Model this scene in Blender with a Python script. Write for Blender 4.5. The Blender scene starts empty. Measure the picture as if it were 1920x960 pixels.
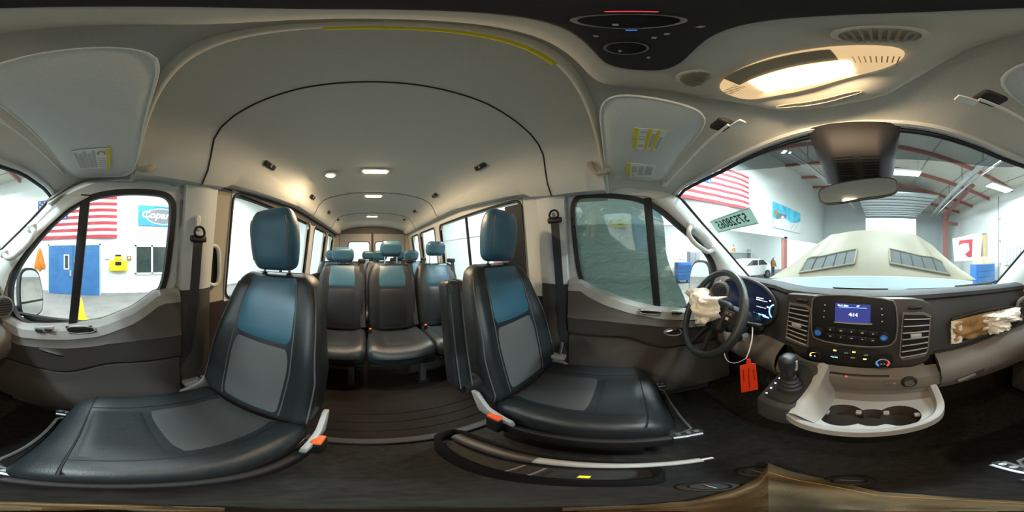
import bpy, bmesh, math, random
from mathutils import Vector, Matrix, noise
PI = math.pi
random.seed(7)
SC = bpy.context.scene
COL = SC.collection
H0 = 1.8            # lens height over the workshop floor; the scene is laid out around the lens and lifted by H0 at the end

# ------------------------------------------------------------------ camera, world, exposure, large lights
cam_d = bpy.data.cameras.new('camera')
cam_d.type = 'PANO'
try:
    cam_d.panorama_type = 'EQUIRECTANGULAR'
except Exception:
    cam_d.cycles.panorama_type = 'EQUIRECTANGULAR'
cam_d.clip_start = 0.01
cam = bpy.data.objects.new('camera', cam_d)
COL.objects.link(cam)
cam.rotation_euler = (PI / 2, 0, math.radians(129.375))
SC.camera = cam
SC.view_settings.view_transform = 'Standard'
SC.view_settings.look = 'None'
SC.view_settings.gamma = 1.0
SC.view_settings.use_curve_mapping = False
SC.view_settings.exposure = 1.2
world = bpy.data.worlds.new('world')
SC.world = world
world.use_nodes = True
world.node_tree.nodes['Background'].inputs[0].default_value = (0.80, 0.92, 1.0, 1)
world.node_tree.nodes['Background'].inputs[1].default_value = 2.2

def area_light(name, loc, aim, sx, sy, power, col):
    l = bpy.data.lights.new(name, 'AREA')
    l.shape = 'RECTANGLE'; l.size = sx; l.size_y = sy; l.energy = power; l.color = col
    o = bpy.data.objects.new(name, l); COL.objects.link(o)
    o.location = loc
    o.rotation_euler = (Vector(aim) - Vector(loc)).to_track_quat('-Z', 'Y').to_euler()
    return o

COOL = (0.86, 0.96, 1.0)
# bay lamps hang under the workshop roof: (x, y, z)
BAY = [(1.2, 7.6, 4.35, 380), (5.6, 6.2, 3.75, 130), (-3.6, 4.2, 5.2, 340), (4.6, -1.0, 3.95, 120), (-3.6, -2.6, 5.2, 250), (5.2, -6.2, 3.75, 200), (-3.0, -7.2, 5.0, 260), (0.4, 2.6, 4.6, 150), (-9.6, 6.5, 3.2, 420)]  # last lamp is added to brighten the side bay
for b in BAY:
    area_light('bay_lamp_light', (b[0], b[1], b[2] - 0.09), (b[0], b[1], b[2] - 3), 1.3, 0.5, b[3], COOL)

# ------------------------------------------------------------------ pixel -> point helpers (picture 1920 x 960, 360 degrees)
def rd(x, y):
    th = (x - 1650) / 1920 * 2 * PI
    ph = (480 - y) / 960 * PI
    return Vector((math.sin(th) * math.cos(ph), math.cos(th) * math.cos(ph), math.sin(ph)))
def pX(x, y, X): d = rd(x, y); return d * (X / d.x)
def pY(x, y, Y): d = rd(x, y); return d * (Y / d.y)
def pZ(x, y, Z): d = rd(x, y); return d * (Z / d.z)
def pR(x, y, r): d = rd(x, y); return d * (r / math.hypot(d.x, d.y))
XC, XR, XL, FZ = -0.09, 0.76, -0.94, -1.15
LEAN = 0.132
def pS(x, y, side, off=0.0):          # on the leaning side wall: side +1 passenger, -1 driver; off moves it inwards
    d = rd(x, y)
    a = (XR if side > 0 else -XL) - off - LEAN * 0.2
    return d * (a / (side * d.x + LEAN * d.z))
WA, WB, WK = 0.6925, 0.75, 0.277      # windscreen: z = WA - WB*(Y + WK*(X-XC)^2)
def ws_z(X, Y): return WA - WB * (Y + WK * (X - XC) ** 2)
def pW(x, y, off=0.0):
    d = rd(x, y)
    a = WB * WK * d.x * d.x
    b = d.z + WB * d.y - 2 * WB * WK * XC * d.x
    c = -(WA - off) + WB * WK * XC * XC
    t = -c / b if abs(a) < 1e-9 else (-b + math.sqrt(max(b * b - 4 * a * c, 0))) / (2 * a)
    return d * t

# ------------------------------------------------------------------ materials
MATS = {}
def mat(name, col, rough=0.5, metal=0.0, spec=0.5, emit=None, estr=0.0, noise_scale=0, var=0.0, bump=0.0, bscale=0, coat=0.0):
    m = bpy.data.materials.new(name); m.use_nodes = True
    nt = m.node_tree; p = nt.nodes['Principled BSDF']
    p.inputs['Base Color'].default_value = (*col, 1)
    p.inputs['Roughness'].default_value = rough
    p.inputs['Metallic'].default_value = metal
    p.inputs['Specular IOR Level'].default_value = spec
    if coat:
        p.inputs['Coat Weight'].default_value = coat
    if emit:
        p.inputs['Emission Color'].default_value = (*emit, 1); p.inputs['Emission Strength'].default_value = estr
    tc = nt.nodes.new('ShaderNodeTexCoord')
    if var:
        n = nt.nodes.new('ShaderNodeTexNoise'); n.inputs['Scale'].default_value = noise_scale or 8; n.inputs['Detail'].default_value = 5
        r = nt.nodes.new('ShaderNodeValToRGB')
        r.color_ramp.elements[0].color = (*[max(c * (1 - var), 0) for c in col], 1); r.color_ramp.elements[0].position = 0.3
        r.color_ramp.elements[1].color = (*[min(c * (1 + var), 1) for c in col], 1); r.color_ramp.elements[1].position = 0.7
        nt.links.new(tc.outputs['Object'], n.inputs['Vector']); nt.links.new(n.outputs['Fac'], r.inputs['Fac'])
        nt.links.new(r.outputs['Color'], p.inputs['Base Color'])
    if bump:
        n2 = nt.nodes.new('ShaderNodeTexNoise'); n2.inputs['Scale'].default_value = bscale or 200; n2.inputs['Detail'].default_value = 3
        b = nt.nodes.new('ShaderNodeBump'); b.inputs['Strength'].default_value = bump; b.inputs['Distance'].default_value = 0.004
        nt.links.new(tc.outputs['Object'], n2.inputs['Vector']); nt.links.new(n2.outputs['Fac'], b.inputs['Height'])
        nt.links.new(b.outputs['Normal'], p.inputs['Normal'])
    MATS[name] = m
    return m
def glassmat(name, tint, refl=0.05, rough=0.0, diff=None, dfac=0.0, wrinkle=0.0):
    m = bpy.data.materials.new(name); m.use_nodes = True
    nt = m.node_tree; nt.nodes.clear()
    out = nt.nodes.new('ShaderNodeOutputMaterial')
    tr = nt.nodes.new('ShaderNodeBsdfTransparent'); tr.inputs[0].default_value = (*tint, 1)
    gl = nt.nodes.new('ShaderNodeBsdfGlossy'); gl.inputs['Roughness'].default_value = rough
    mx = nt.nodes.new('ShaderNodeMixShader'); mx.inputs[0].default_value = refl
    nt.links.new(tr.outputs[0], mx.inputs[1]); nt.links.new(gl.outputs[0], mx.inputs[2])
    last = mx
    if diff:
        df = nt.nodes.new('ShaderNodeBsdfDiffuse'); df.inputs[0].default_value = (*diff, 1)
        tl = nt.nodes.new('ShaderNodeBsdfTranslucent'); tl.inputs[0].default_value = (*diff, 1)
        ms = nt.nodes.new('ShaderNodeMixShader'); ms.inputs[0].default_value = 0.5
        nt.links.new(df.outputs[0], ms.inputs[1]); nt.links.new(tl.outputs[0], ms.inputs[2])
        m2 = nt.nodes.new('ShaderNodeMixShader'); m2.inputs[0].default_value = dfac
        nt.links.new(mx.outputs[0], m2.inputs[1]); nt.links.new(ms.outputs[0], m2.inputs[2]); last = m2
        if wrinkle:
            tc = nt.nodes.new('ShaderNodeTexCoord'); n = nt.nodes.new('ShaderNodeTexNoise'); n.inputs['Scale'].default_value = 9; n.inputs['Detail'].default_value = 7; n.inputs['Distortion'].default_value = 1.6
            mp = nt.nodes.new('ShaderNodeMapping'); mp.inputs['Scale'].default_value = (1, 1, 2.2)
            b = nt.nodes.new('ShaderNodeBump'); b.inputs['Strength'].default_value = wrinkle; b.inputs['Distance'].default_value = 0.02
            nt.links.new(tc.outputs['Object'], mp.inputs[0]); nt.links.new(mp.outputs[0], n.inputs['Vector']); nt.links.new(n.outputs['Fac'], b.inputs['Height'])
            for q in (df, tl): nt.links.new(b.outputs[0], q.inputs['Normal'])
    nt.links.new(last.outputs[0], out.inputs[0])
    MATS[name] = m
    return m

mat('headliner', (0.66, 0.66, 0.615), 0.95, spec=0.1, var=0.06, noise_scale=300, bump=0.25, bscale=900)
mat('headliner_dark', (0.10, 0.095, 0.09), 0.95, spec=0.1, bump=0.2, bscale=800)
mat('seam', (0.05, 0.045, 0.04), 0.9, spec=0.1)
mat('visor', (0.74, 0.75, 0.71), 0.9, spec=0.15, bump=0.2, bscale=900, var=0.04, noise_scale=200)
mat('console_beige', (0.64, 0.61, 0.53), 0.6, spec=0.3, bump=0.15, bscale=600)
mat('console_dark', (0.036, 0.033, 0.034), 0.55, spec=0.3, bump=0.1, bscale=500)
mat('pillar', (0.58, 0.60, 0.59), 0.55, spec=0.35, bump=0.15, bscale=500)
mat('duct', (0.40, 0.36, 0.29), 0.7, spec=0.25, bump=0.15, bscale=500)
mat('door_card', (0.068, 0.061, 0.056), 0.55, spec=0.35, bump=0.25, bscale=700)
mat('door_light', (0.25, 0.245, 0.235), 0.5, spec=0.35, bump=0.2, bscale=700)
mat('lower_trim', (0.026, 0.018, 0.018), 0.7, spec=0.3, bump=0.25, bscale=500)
mat('dash', (0.034, 0.034, 0.035), 0.6, spec=0.35, bump=0.3, bscale=600)
mat('dash_top', (0.05, 0.053, 0.058), 0.55, spec=0.35, bump=0.35, bscale=600)
mat('dash_brown', (0.050, 0.043, 0.040), 0.4, spec=0.4, bump=0.15, bscale=500)
mat('dash_grey', (0.135, 0.122, 0.11), 0.5, spec=0.35, bump=0.25, bscale=600)
mat('tray_grey', (0.34, 0.335, 0.325), 0.5, spec=0.35, bump=0.15, bscale=600)
mat('black_gloss', (0.012, 0.012, 0.014), 0.22, spec=0.5)
mat('black', (0.011, 0.011, 0.012), 0.55, spec=0.35, bump=0.15, bscale=500)
mat('rubber', (0.02, 0.02, 0.022), 0.6, spec=0.35)
mat('leather', (0.019, 0.023, 0.026), 0.36, spec=0.55, bump=0.25, bscale=420, var=0.15, noise_scale=60)
mat('leather_insert', (0.125, 0.130, 0.130), 0.5, spec=0.45, bump=0.5, bscale=1400, var=0.15, noise_scale=500)
mat('leather_cushion', (0.055, 0.057, 0.058), 0.5, spec=0.45, bump=0.5, bscale=1400)
mat('leather_daylight', (0.040, 0.120, 0.180), 0.33, spec=0.65, bump=0.2, bscale=420)  # headrests and shoulder panels: bluish daylight reflection put into the base colour
mat('stitch', (0.10, 0.10, 0.105), 0.6)
mat('chrome', (0.75, 0.75, 0.76), 0.18, metal=1.0)
mat('steel', (0.20, 0.20, 0.20), 0.4, metal=0.8, var=0.12, noise_scale=20)
mat('silver_plastic', (0.42, 0.42, 0.41), 0.4, spec=0.5)
mat('vinyl_floor', (0.010, 0.0075, 0.006), 0.75, spec=0.12, var=0.25, noise_scale=6, bump=0.2, bscale=200)
mat('carpet', (0.027, 0.026, 0.025), 0.95, spec=0.1, var=0.25, noise_scale=40, bump=0.6, bscale=900)
mat('tan_cloth', (0.135, 0.10, 0.058), 0.85, spec=0.2, var=0.2, noise_scale=14, bump=0.3, bscale=300)
mat('belt', (0.035, 0.038, 0.045), 0.7, spec=0.3, bump=0.4, bscale=1500)
mat('buckle_red', (0.85, 0.10, 0.02), 0.4, spec=0.5)
mat('tag_red', (0.86, 0.055, 0.015), 0.35, spec=0.5, var=0.08, noise_scale=30)
mat('tag_ink', (0.20, 0.005, 0.005), 0.7)
mat('white_plastic', (0.80, 0.79, 0.76), 0.5)
mat('paper', (0.86, 0.86, 0.83), 0.8)
mat('ink', (0.52, 0.53, 0.52), 0.9)
mat('yellow', (0.82, 0.66, 0.01), 0.5)
mat('airbag', (0.72, 0.67, 0.59), 0.85, spec=0.15, var=0.10, noise_scale=16, bump=0.5, bscale=180)
mat('foam', (0.33, 0.20, 0.09), 0.9, spec=0.1, var=0.35, noise_scale=18, bump=0.6, bscale=90)
mat('mirror', (0.85, 0.87, 0.88), 0.03, metal=1.0)
mat('knob_blue', (0.02, 0.10, 0.30), 0.3, emit=(0.05, 0.30, 0.85), estr=0.10)
mat('screen', (0.01, 0.012, 0.05), 0.2, emit=(0.05, 0.06, 0.27), estr=0.42)
mat('screen_dark', (0.006, 0.007, 0.016), 0.2, emit=(0.01, 0.02, 0.07), estr=0.15)
mat('glow_white', (0.6, 0.6, 0.6), 0.4, emit=(0.85, 0.92, 1.0), estr=1.2)
mat('glow_blue', (0.05, 0.2, 0.5), 0.4, emit=(0.20, 0.62, 1.0), estr=1.6)
mat('glow_amber', (0.6, 0.2, 0.02), 0.4, emit=(1.0, 0.38, 0.06), estr=3.0)
mat('glow_red', (0.5, 0.02, 0.02), 0.4, emit=(1.0, 0.04, 0.03), estr=1.2)
mat('ring_blue', (0.03, 0.12, 0.6), 0.4, emit=(0.05, 0.2, 0.9), estr=0.6)
mat('ring_red', (0.6, 0.02, 0.05), 0.4, emit=(0.9, 0.05, 0.08), estr=0.6)
mat('print_grey', (0.45, 0.46, 0.47), 0.6)
mat('lamp_glow', (1, 0.9, 0.75), 0.4, emit=(1.0, 0.80, 0.52), estr=14.0)
mat('lamp_lens', (0.75, 0.62, 0.45), 0.35, emit=(1.0, 0.66, 0.32), estr=0.28)
mat('lamp_trim', (0.35, 0.29, 0.21), 0.5)
mat('hood_paint', (0.20, 0.178, 0.128), 0.5, spec=0.3, coat=0.0, var=0.03, noise_scale=4)
mat('mesh_vent', (0.07, 0.08, 0.08), 0.6, var=0.3, noise_scale=300, bump=0.8, bscale=500)
mat('reflection_blue', (0.58, 0.74, 0.82), 0.35, spec=0.5)
mat('wall_white', (0.66, 0.68, 0.66), 0.8, spec=0.2, var=0.02, noise_scale=1.5)
mat('wall_grey', (0.46, 0.50, 0.50), 0.8, spec=0.2, var=0.03, noise_scale=1.2)
mat('roof_white', (0.52, 0.51, 0.46), 0.85, spec=0.15, var=0.04, noise_scale=1.0)
mat('concrete', (0.22, 0.21, 0.19), 0.6, spec=0.35, var=0.14, noise_scale=1.4, bump=0.1, bscale=30)
mat('purlin', (0.33, 0.13, 0.11), 0.6, var=0.1, noise_scale=5)
mat('galv', (0.40, 0.41, 0.42), 0.4, metal=0.6, var=0.12, noise_scale=6)
mat('door_blue', (0.03, 0.13, 0.32), 0.5, var=0.12, noise_scale=3)
mat('glass_dark', (0.035, 0.05, 0.045), 0.12, spec=0.6, var=0.4, noise_scale=25)
mat('flag_red', (0.42, 0.045, 0.06), 0.8, var=0.08, noise_scale=20)
mat('flag_white', (0.70, 0.69, 0.68), 0.8)
mat('flag_blue', (0.06, 0.09, 0.24), 0.8)
mat('sign_blue', (0.03, 0.28, 0.56), 0.5, var=0.2, noise_scale=5)
mat('sign_teal', (0.10, 0.50, 0.68), 0.5, var=0.3, noise_scale=2)
mat('sign_grey', (0.18, 0.19, 0.21), 0.5)
mat('orange', (0.58, 0.17, 0.012), 0.6, var=0.2, noise_scale=8)
mat('eyewash_yellow', (0.68, 0.56, 0.01), 0.4)
mat('car_white', (0.80, 0.82, 0.82), 0.25, coat=0.5)
mat('cart_blue', (0.03, 0.15, 0.50), 0.4)
mat('wood', (0.62, 0.36, 0.14), 0.6, var=0.15, noise_scale=9)
mat('carton', (0.66, 0.48, 0.34), 0.8, var=0.1, noise_scale=6)
mat('placard_ink', (0.045, 0.07, 0.065), 0.8)
mat('bay_glow', (1, 1, 1), 0.5, emit=(0.92, 0.97, 1.0), estr=14)
mat('skin', (0.45, 0.28, 0.20), 0.6)
mat('navy', (0.03, 0.04, 0.07), 0.8)
mat('shutter', (0.55, 0.60, 0.62), 0.5, var=0.05, noise_scale=3)
glassmat('placard', (0.02, 0.02, 0.02), 0.0, 0.5, diff=(0.50, 0.62, 0.58), dfac=0.98)
glassmat('glass', (0.96, 0.985, 0.975), 0.035)
glassmat('glass_screen', (0.93, 0.975, 0.965), 0.03)
glassmat('grey_tint', (0.62, 0.64, 0.65), 0.02)
glassmat('film', (0.13, 0.18, 0.165), 0.24, 0.015, diff=(0.15, 0.23, 0.20), dfac=0.36, wrinkle=0.8)

# ------------------------------------------------------------------ mesh toolkit
class MB:
    def __init__(s): s.v = []; s.f = []
    def add(s, vs, fs):
        n = len(s.v); s.v += [Vector(v) for v in vs]; s.f += [tuple(i + n for i in f) for f in fs]; return s
    def box(s, c, size, rot=None):
        hx, hy, hz = [q / 2 for q in size]
        vs = [Vector((x, y, z)) for x in (-hx, hx) for y in (-hy, hy) for z in (-hz, hz)]
        if rot is not None:
            R = rot if isinstance(rot, Matrix) else Matrix.Rotation(rot, 3, 'Z')
            vs = [R @ v for v in vs]
        return s.add([v + Vector(c) for v in vs], [(0, 1, 3, 2), (4, 6, 7, 5), (0, 4, 5, 1), (2, 3, 7, 6), (0, 2, 6, 4), (1, 5, 7, 3)])
    def b2(s, lo, hi):
        return s.box([(a + b) / 2 for a, b in zip(lo, hi)], [abs(b - a) for a, b in zip(lo, hi)])
    def tube(s, pts, r, n=10, closed=False, flat=None):
        pts = [Vector(p) for p in pts]; m = len(pts); rings = []
        up = Vector((0, 0, 1)); prev = None
        for i, p in enumerate(pts):
            a = pts[(i - 1) % m] if (closed or i > 0) else p
            b = pts[(i + 1) % m] if (closed or i < m - 1) else p
            t = (b - a).normalized()
            if prev is None:
                q = t.cross(up)
                if q.length < 1e-4: q = t.cross(Vector((1, 0, 0)))
            else:
                q = prev - t * prev.dot(t)
            q.normalize(); prev = q; w = t.cross(q)
            rr = r[i] if isinstance(r, (list, tuple)) else r
            rings.append([p + (q * math.cos(2 * PI * k / n) * (flat[0] if flat else 1) + w * math.sin(2 * PI * k / n) * (flat[1] if flat else 1)) * rr for k in range(n)])
        return s.loft(rings, closed_u=True, closed_v=closed, caps=not closed)
    def loft(s, rings, closed_u=False, closed_v=False, caps=False):
        n = len(rings[0]); m = len(rings); vs = [p for r in rings for p in r]; fs = []
        for i in range(m if closed_v else m - 1):
            j = (i + 1) % m
            for k in range(n if closed_u else n - 1):
                l = (k + 1) % n
                fs.append((i * n + k, i * n + l, j * n + l, j * n + k))
        if caps: fs.append(tuple(range(n - 1, -1, -1))); fs.append(tuple((m - 1) * n + k for k in range(n)))
        return s.add(vs, fs)
    def poly(s, loop, vec):
        loop = [Vector(p) for p in loop]; vec = Vector(vec); n = len(loop)
        vs = loop + [p + vec for p in loop]
        fs = [tuple(range(n - 1, -1, -1)), tuple(range(n, 2 * n))] + [(k, (k + 1) % n, n + (k + 1) % n, n + k) for k in range(n)]
        return s.add(vs, fs)
    def ring(s, a, b, vec):             # band between two loops of equal count, made solid by vec
        a = [Vector(p) for p in a]; b = [Vector(p) for p in b]; vec = Vector(vec); n = len(a)
        vs = a + b + [p + vec for p in a] + [p + vec for p in b]; fs = []
        for k in range(n):
            l = (k + 1) % n
            fs += [(k, l, n + l, n + k), (2 * n + k, 3 * n + k, 3 * n + l, 2 * n + l), (k, 2 * n + k, 2 * n + l, l), (n + k, n + l, 3 * n + l, 3 * n + k)]
        return s.add(vs, fs)
    def disc(s, c, axis, r, h, n=24, r2=None):
        c = Vector(c); a = Vector(axis).normalized()
        q = a.cross(Vector((0, 0, 1)))
        if q.length < 1e-3: q = a.cross(Vector((1, 0, 0)))
        q.normalize(); w = a.cross(q)
        r2 = r if r2 is None else r2
        R = lambda rr, o: [c + a * o + (q * math.cos(2 * PI * k / n) + w * math.sin(2 * PI * k / n)) * rr for k in range(n)]
        return s.loft([R(r, 0), R(r2, h)], closed_u=True, caps=True)
    def annulus(s, c, axis, r0, r1, h, n=28, a0=0, a1=2 * PI, ref=None):
        c = Vector(c); a = Vector(axis).normalized()
        q = Vector(ref) if ref else a.cross(Vector((0, 0, 1)))
        if q.length < 1e-3: q = a.cross(Vector((1, 0, 0)))
        q = (q - a * q.dot(a)).normalized(); w = a.cross(q); full = abs(a1 - a0 - 2 * PI) < 1e-6
        rings = []
        for k in range(n if full else n + 1):
            t = a0 + (a1 - a0) * k / n; d = q * math.cos(t) + w * math.sin(t)
            rings.append([c + d * r0, c + d * r1, c + d * r1 + a * h, c + d * r0 + a * h])
        return s.loft(rings, closed_u=True, closed_v=full, caps=not full)
    def lathe(s, c, axis, prof, n=20):
        c = Vector(c); a = Vector(axis).normalized()
        q = a.cross(Vector((0, 0, 1)))
        if q.length < 1e-3: q = a.cross(Vector((1, 0, 0)))
        q.normalize(); w = a.cross(q)
        return s.loft([[c + a * h + (q * math.cos(2 * PI * k / n) + w * math.sin(2 * PI * k / n)) * max(r, 1e-4) for k in range(n)] for r, h in prof], closed_u=True, caps=True)
    def grid(s, fn, nu, nv):
        return s.loft([[Vector(fn(i / nu, j / nv)) for j in range(nv + 1)] for i in range(nu + 1)])
    def slab(s, fn, nu, nv, vec):       # a sheet with thickness along vec (vector or function of u, v)
        n = len(s.v); top = []; bot = []
        for i in range(nu + 1):
            for j in range(nv + 1):
                p = Vector(fn(i / nu, j / nv)); top.append(p); bot.append(p + Vector(vec(i / nu, j / nv) if callable(vec) else vec))
        N = (nu + 1) * (nv + 1); id_ = lambda i, j: i * (nv + 1) + j; fs = []
        for i in range(nu):
            for j in range(nv):
                q = (id_(i, j), id_(i, j + 1), id_(i + 1, j + 1), id_(i + 1, j))
                fs.append(q); fs.append(tuple(N + k for k in reversed(q)))
        border = [id_(i, 0) for i in range(nu)] + [id_(nu, j) for j in range(nv)] + [id_(i, nv) for i in range(nu, 0, -1)] + [id_(0, j) for j in range(nv, 0, -1)]
        for k in range(len(border)):
            a, b = border[k], border[(k + 1) % len(border)]; fs.append((a, b, N + b, N + a))
        return s.add(top + bot, fs)
    def rbox(s, c, size, r, n=4, warp=None, rot=None):
        hx, hy, hz = [q / 2 for q in size]; r = min(r, hx, hy, hz); m = {}
        vs = []; fs = []
        nn = n if isinstance(n, (tuple, list)) else (n, n, n)
        def ticks(h, k):
            e = [-h, -h + r * 0.3, -h + r * 0.65, -h + r]
            mid = [(-h + r) + (2 * h - 2 * r) * i / k for i in range(1, k)] if h > r else []
            t = e + mid + [h - r, h - r * 0.65, h - r * 0.3, h]
            o = []
            for q in t:
                if not o or q - o[-1] > 1e-6: o.append(q)
            return o
        T = [ticks(hx, nn[0]), ticks(hy, nn[1]), ticks(hz, nn[2])]; Hh = (hx, hy, hz)
        def vid(p):
            key = tuple(round(q, 5) for q in p)
            if key in m: return m[key]
            core = Vector([max(-(h - r), min(h - r, q)) for q, h in zip(p, Hh)])
            d = Vector(p) - core
            v = core + d.normalized() * r if d.length > 1e-9 else core
            m[key] = len(vs); vs.append(v); return m[key]
        for ax in range(3):
            b, c2 = (ax + 1) % 3, (ax + 2) % 3
            for sg in (-1, 1):
                for i in range(len(T[b]) - 1):
                    for j in range(len(T[c2]) - 1):
                        q = []
                        for (ii, jj) in ((i, j), (i + 1, j), (i + 1, j + 1), (i, j + 1)):
                            p = [0, 0, 0]; p[ax] = sg * Hh[ax]; p[b] = T[b][ii]; p[c2] = T[c2][jj]; q.append(vid(p))
                        fs.append(tuple(q if sg > 0 else q[::-1]))
        if warp: vs = [Vector(warp(v.x, v.y, v.z)) for v in vs]
        if rot is not None: vs = [rot @ v for v in vs]
        return s.add([v + Vector(c) for v in vs], fs)
    def xf(s, M):
        s.v = [M @ v for v in s.v]; return s
    def build(s, name, m, parent=None, smooth=True, auto=40, bevel=0):
        base = Vector(parent['_base']) if parent is not None and '_base' in parent else Vector((0, 0, 0))
        me = bpy.data.meshes.new(name)
        me.from_pydata([tuple(v - base) for v in s.v], [], s.f)
        bm = bmesh.new(); bm.from_mesh(me)
        bmesh.ops.recalc_face_normals(bm, faces=bm.faces)
        if bevel:
            es = [e for e in bm.edges if len(e.link_faces) == 2 and e.calc_face_angle(0) > 0.6]
            bmesh.ops.bevel(bm, geom=es, offset=bevel, segments=2, profile=0.5, affect='EDGES', clamp_overlap=True)
        if smooth:
            lim = math.radians(auto)
            for f in bm.faces: f.smooth = True
            for e in bm.edges:
                if len(e.link_faces) == 2 and e.calc_face_angle(0) > lim: e.smooth = False
        bm.to_mesh(me); bm.free()
        me.materials.append(MATS[m])
        o = bpy.data.objects.new(name, me); COL.objects.link(o)
        if parent is not None:
            o.parent = parent; o['_base'] = tuple(base)
        return o

def thing(name, label, cat, base=(0, 0, 0), group=None):
    o = bpy.data.objects.new(name, None); COL.objects.link(o)
    o.empty_display_size = 0.05
    o.location = base; o['_base'] = tuple(base); o['label'] = label; o['category'] = cat
    if group: o['group'] = group
    return o
def tag(o, label, cat, group=None):
    o['label'] = label; o['category'] = cat
    if group: o['group'] = group
    return o
def structure(o, label=None):
    o['kind'] = 'structure'
    if label: o['label'] = label
    return o
def sroot(name, base, label=None):
    o = bpy.data.objects.new(name, None); COL.objects.link(o); o.location = base; o['_base'] = tuple(base); o['kind'] = 'structure'
    o.empty_display_size = 0.05
    if label: o['label'] = label
    return o
def text(body, size, org, right, up, m, parent, name='lettering', ext=0.0004, shear=0.0, bold=0.0, sx=1.0, flip=False, align='CENTER'):
    c = bpy.data.curves.new(name, 'FONT'); c.body = body; c.size = size; c.align_x = align; c.align_y = 'CENTER'
    c.extrude = ext; c.shear = shear; c.offset = bold; c.resolution_u = 3
    c.materials.append(MATS[m])
    o = bpy.data.objects.new(name, c); COL.objects.link(o)
    r = Vector(right).normalized(); u = Vector(up); u = (u - r * u.dot(r)).normalized(); n = r.cross(u)
    base = Vector(parent['_base']) if parent is not None and '_base' in parent else Vector((0, 0, 0))
    f = -1 if flip else 1
    M = Matrix(((r.x * sx * f, u.x, n.x, 0), (r.y * sx * f, u.y, n.y, 0), (r.z * sx * f, u.z, n.z, 0), (0, 0, 0, 1)))
    M.translation = Vector(org) - base
    if parent is not None: o.parent = parent
    o.matrix_local = M
    me = bpy.data.meshes.new_from_object(o); o2 = bpy.data.objects.new(name, me); COL.objects.link(o2)
    if parent is not None: o2.parent = parent
    o2.matrix_local = M
    bpy.data.objects.remove(o, do_unlink=True)
    return o2
def copy_tree(o, parent=None):
    c = o.copy(); COL.objects.link(c)
    if parent is not None: c.parent = parent; c.matrix_parent_inverse = o.matrix_parent_inverse.copy()
    for ch in [q for q in bpy.data.objects if q.parent is o]: copy_tree(ch, c)
    return c
def lerp(a, b, t): return a + (b - a) * t
def sstep(a, b, x):
    t = max(0.0, min(1.0, (x - a) / (b - a))); return t * t * (3 - 2 * t)
def interp(tab, x):
    if x <= tab[0][0]: return tab[0][1]
    for (a, p), (b, q) in zip(tab, tab[1:]):
        if x <= b: return p + (q - p) * (x - a) / (b - a)
    return tab[-1][1]
def resample(pts, n, closed=False):
    pts = [Vector(p) for p in pts]
    if closed: pts = pts + [pts[0]]
    L = [0]
    for a, b in zip(pts, pts[1:]): L.append(L[-1] + (b - a).length)
    out = []; N = n if closed else n - 1
    for k in range(n):
        t = L[-1] * k / N
        for i in range(len(L) - 1):
            if t <= L[i + 1] + 1e-9:
                out.append(pts[i].lerp(pts[i + 1], (t - L[i]) / max(L[i + 1] - L[i], 1e-9))); break
    return out
def smooth_loop(pts, it=2, closed=True):
    pts = [Vector(p) for p in pts]
    for _ in range(it):
        q = []
        n = len(pts)
        for i in range(n if closed else n - 1):
            a, b = pts[i], pts[(i + 1) % n]
            q += [a * 0.75 + b * 0.25, a * 0.25 + b * 0.75]
        if not closed: q = [pts[0]] + q + [pts[-1]]
        pts = q
    return pts
def grow(loop, d):
    c = sum((Vector(p) for p in loop), Vector()) / len(loop); out = []
    n = len(loop)
    nrm = Vector()
    for i in range(n): nrm += (loop[i] - c).cross(loop[(i + 1) % n] - c)
    nrm.normalize()
    for i in range(n):
        t = (loop[(i + 1) % n] - loop[i - 1]).normalized()
        out.append(loop[i] + t.cross(nrm) * d)
    return out

# ================================================================== VAN SHELL
def sx(side, z):                       # x of the leaning side wall
    A = XR if side > 0 else -XL
    return side * (A - LEAN * (max(z, -0.2) + 0.2))
def xr(side, a): return XC + side * a  # x at distance a from the van's centre line

# --- cab headliner
WTOP = [pW(*p) for p in [(1266, 366), (1279, 351), (1312, 333), (1346, 316), (1424, 277), (1502, 250), (1580, 236), (1650, 232), (1700, 234), (1758, 243), (1826, 264), (1879, 287), (1918, 303), (1970, 321), (2010, 350), (2022, 366)]]
WTOPR = resample(WTOP, 41)
def arch(xp): return Vector((XC + xp, -0.088, 0.60 - 0.40 * xp * xp))
ARCHR = [arch(lerp(-0.80, 0.80, k / 40)) for k in range(41)]
ceiling = sroot('ceiling', (XC, -0.088, 0.6), 'grey fabric headliner over the whole van')
def head_pt(u, v):
    i = min(int(round(u * 40)), 40)
    p = WTOPR[i].lerp(ARCHR[i], v)
    return p + Vector((0, 0, 0.035 * math.sin(PI * v)))
MB().slab(head_pt, 40, 12, (0, 0, 0.03)).build('cab_headliner', 'headliner', ceiling)
MB().tube([a + Vector((0, 0, -0.006)) for a in ARCHR], 0.012, 10).build('edge_trim', 'console_beige', ceiling)
ys = [arch(lerp(0.118, -0.13, k / 16)) + Vector((0, -0.010, -0.012)) for k in range(17)]
MB().tube(ys, 0.0075, 8, flat=(1, 0.6)).build('bump_strip', 'yellow', ceiling)
# header trim along the top of the windscreen
MB().tube([w + Vector((0, -0.004, 0.0)) for w in WTOPR], 0.012, 8).build('header_trim', 'pillar', ceiling)
MB().tube([w + Vector((0, 0.016, -0.012)) for w in WTOPR], 0.009, 8).build('header_seal', 'rubber', ceiling)

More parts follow.
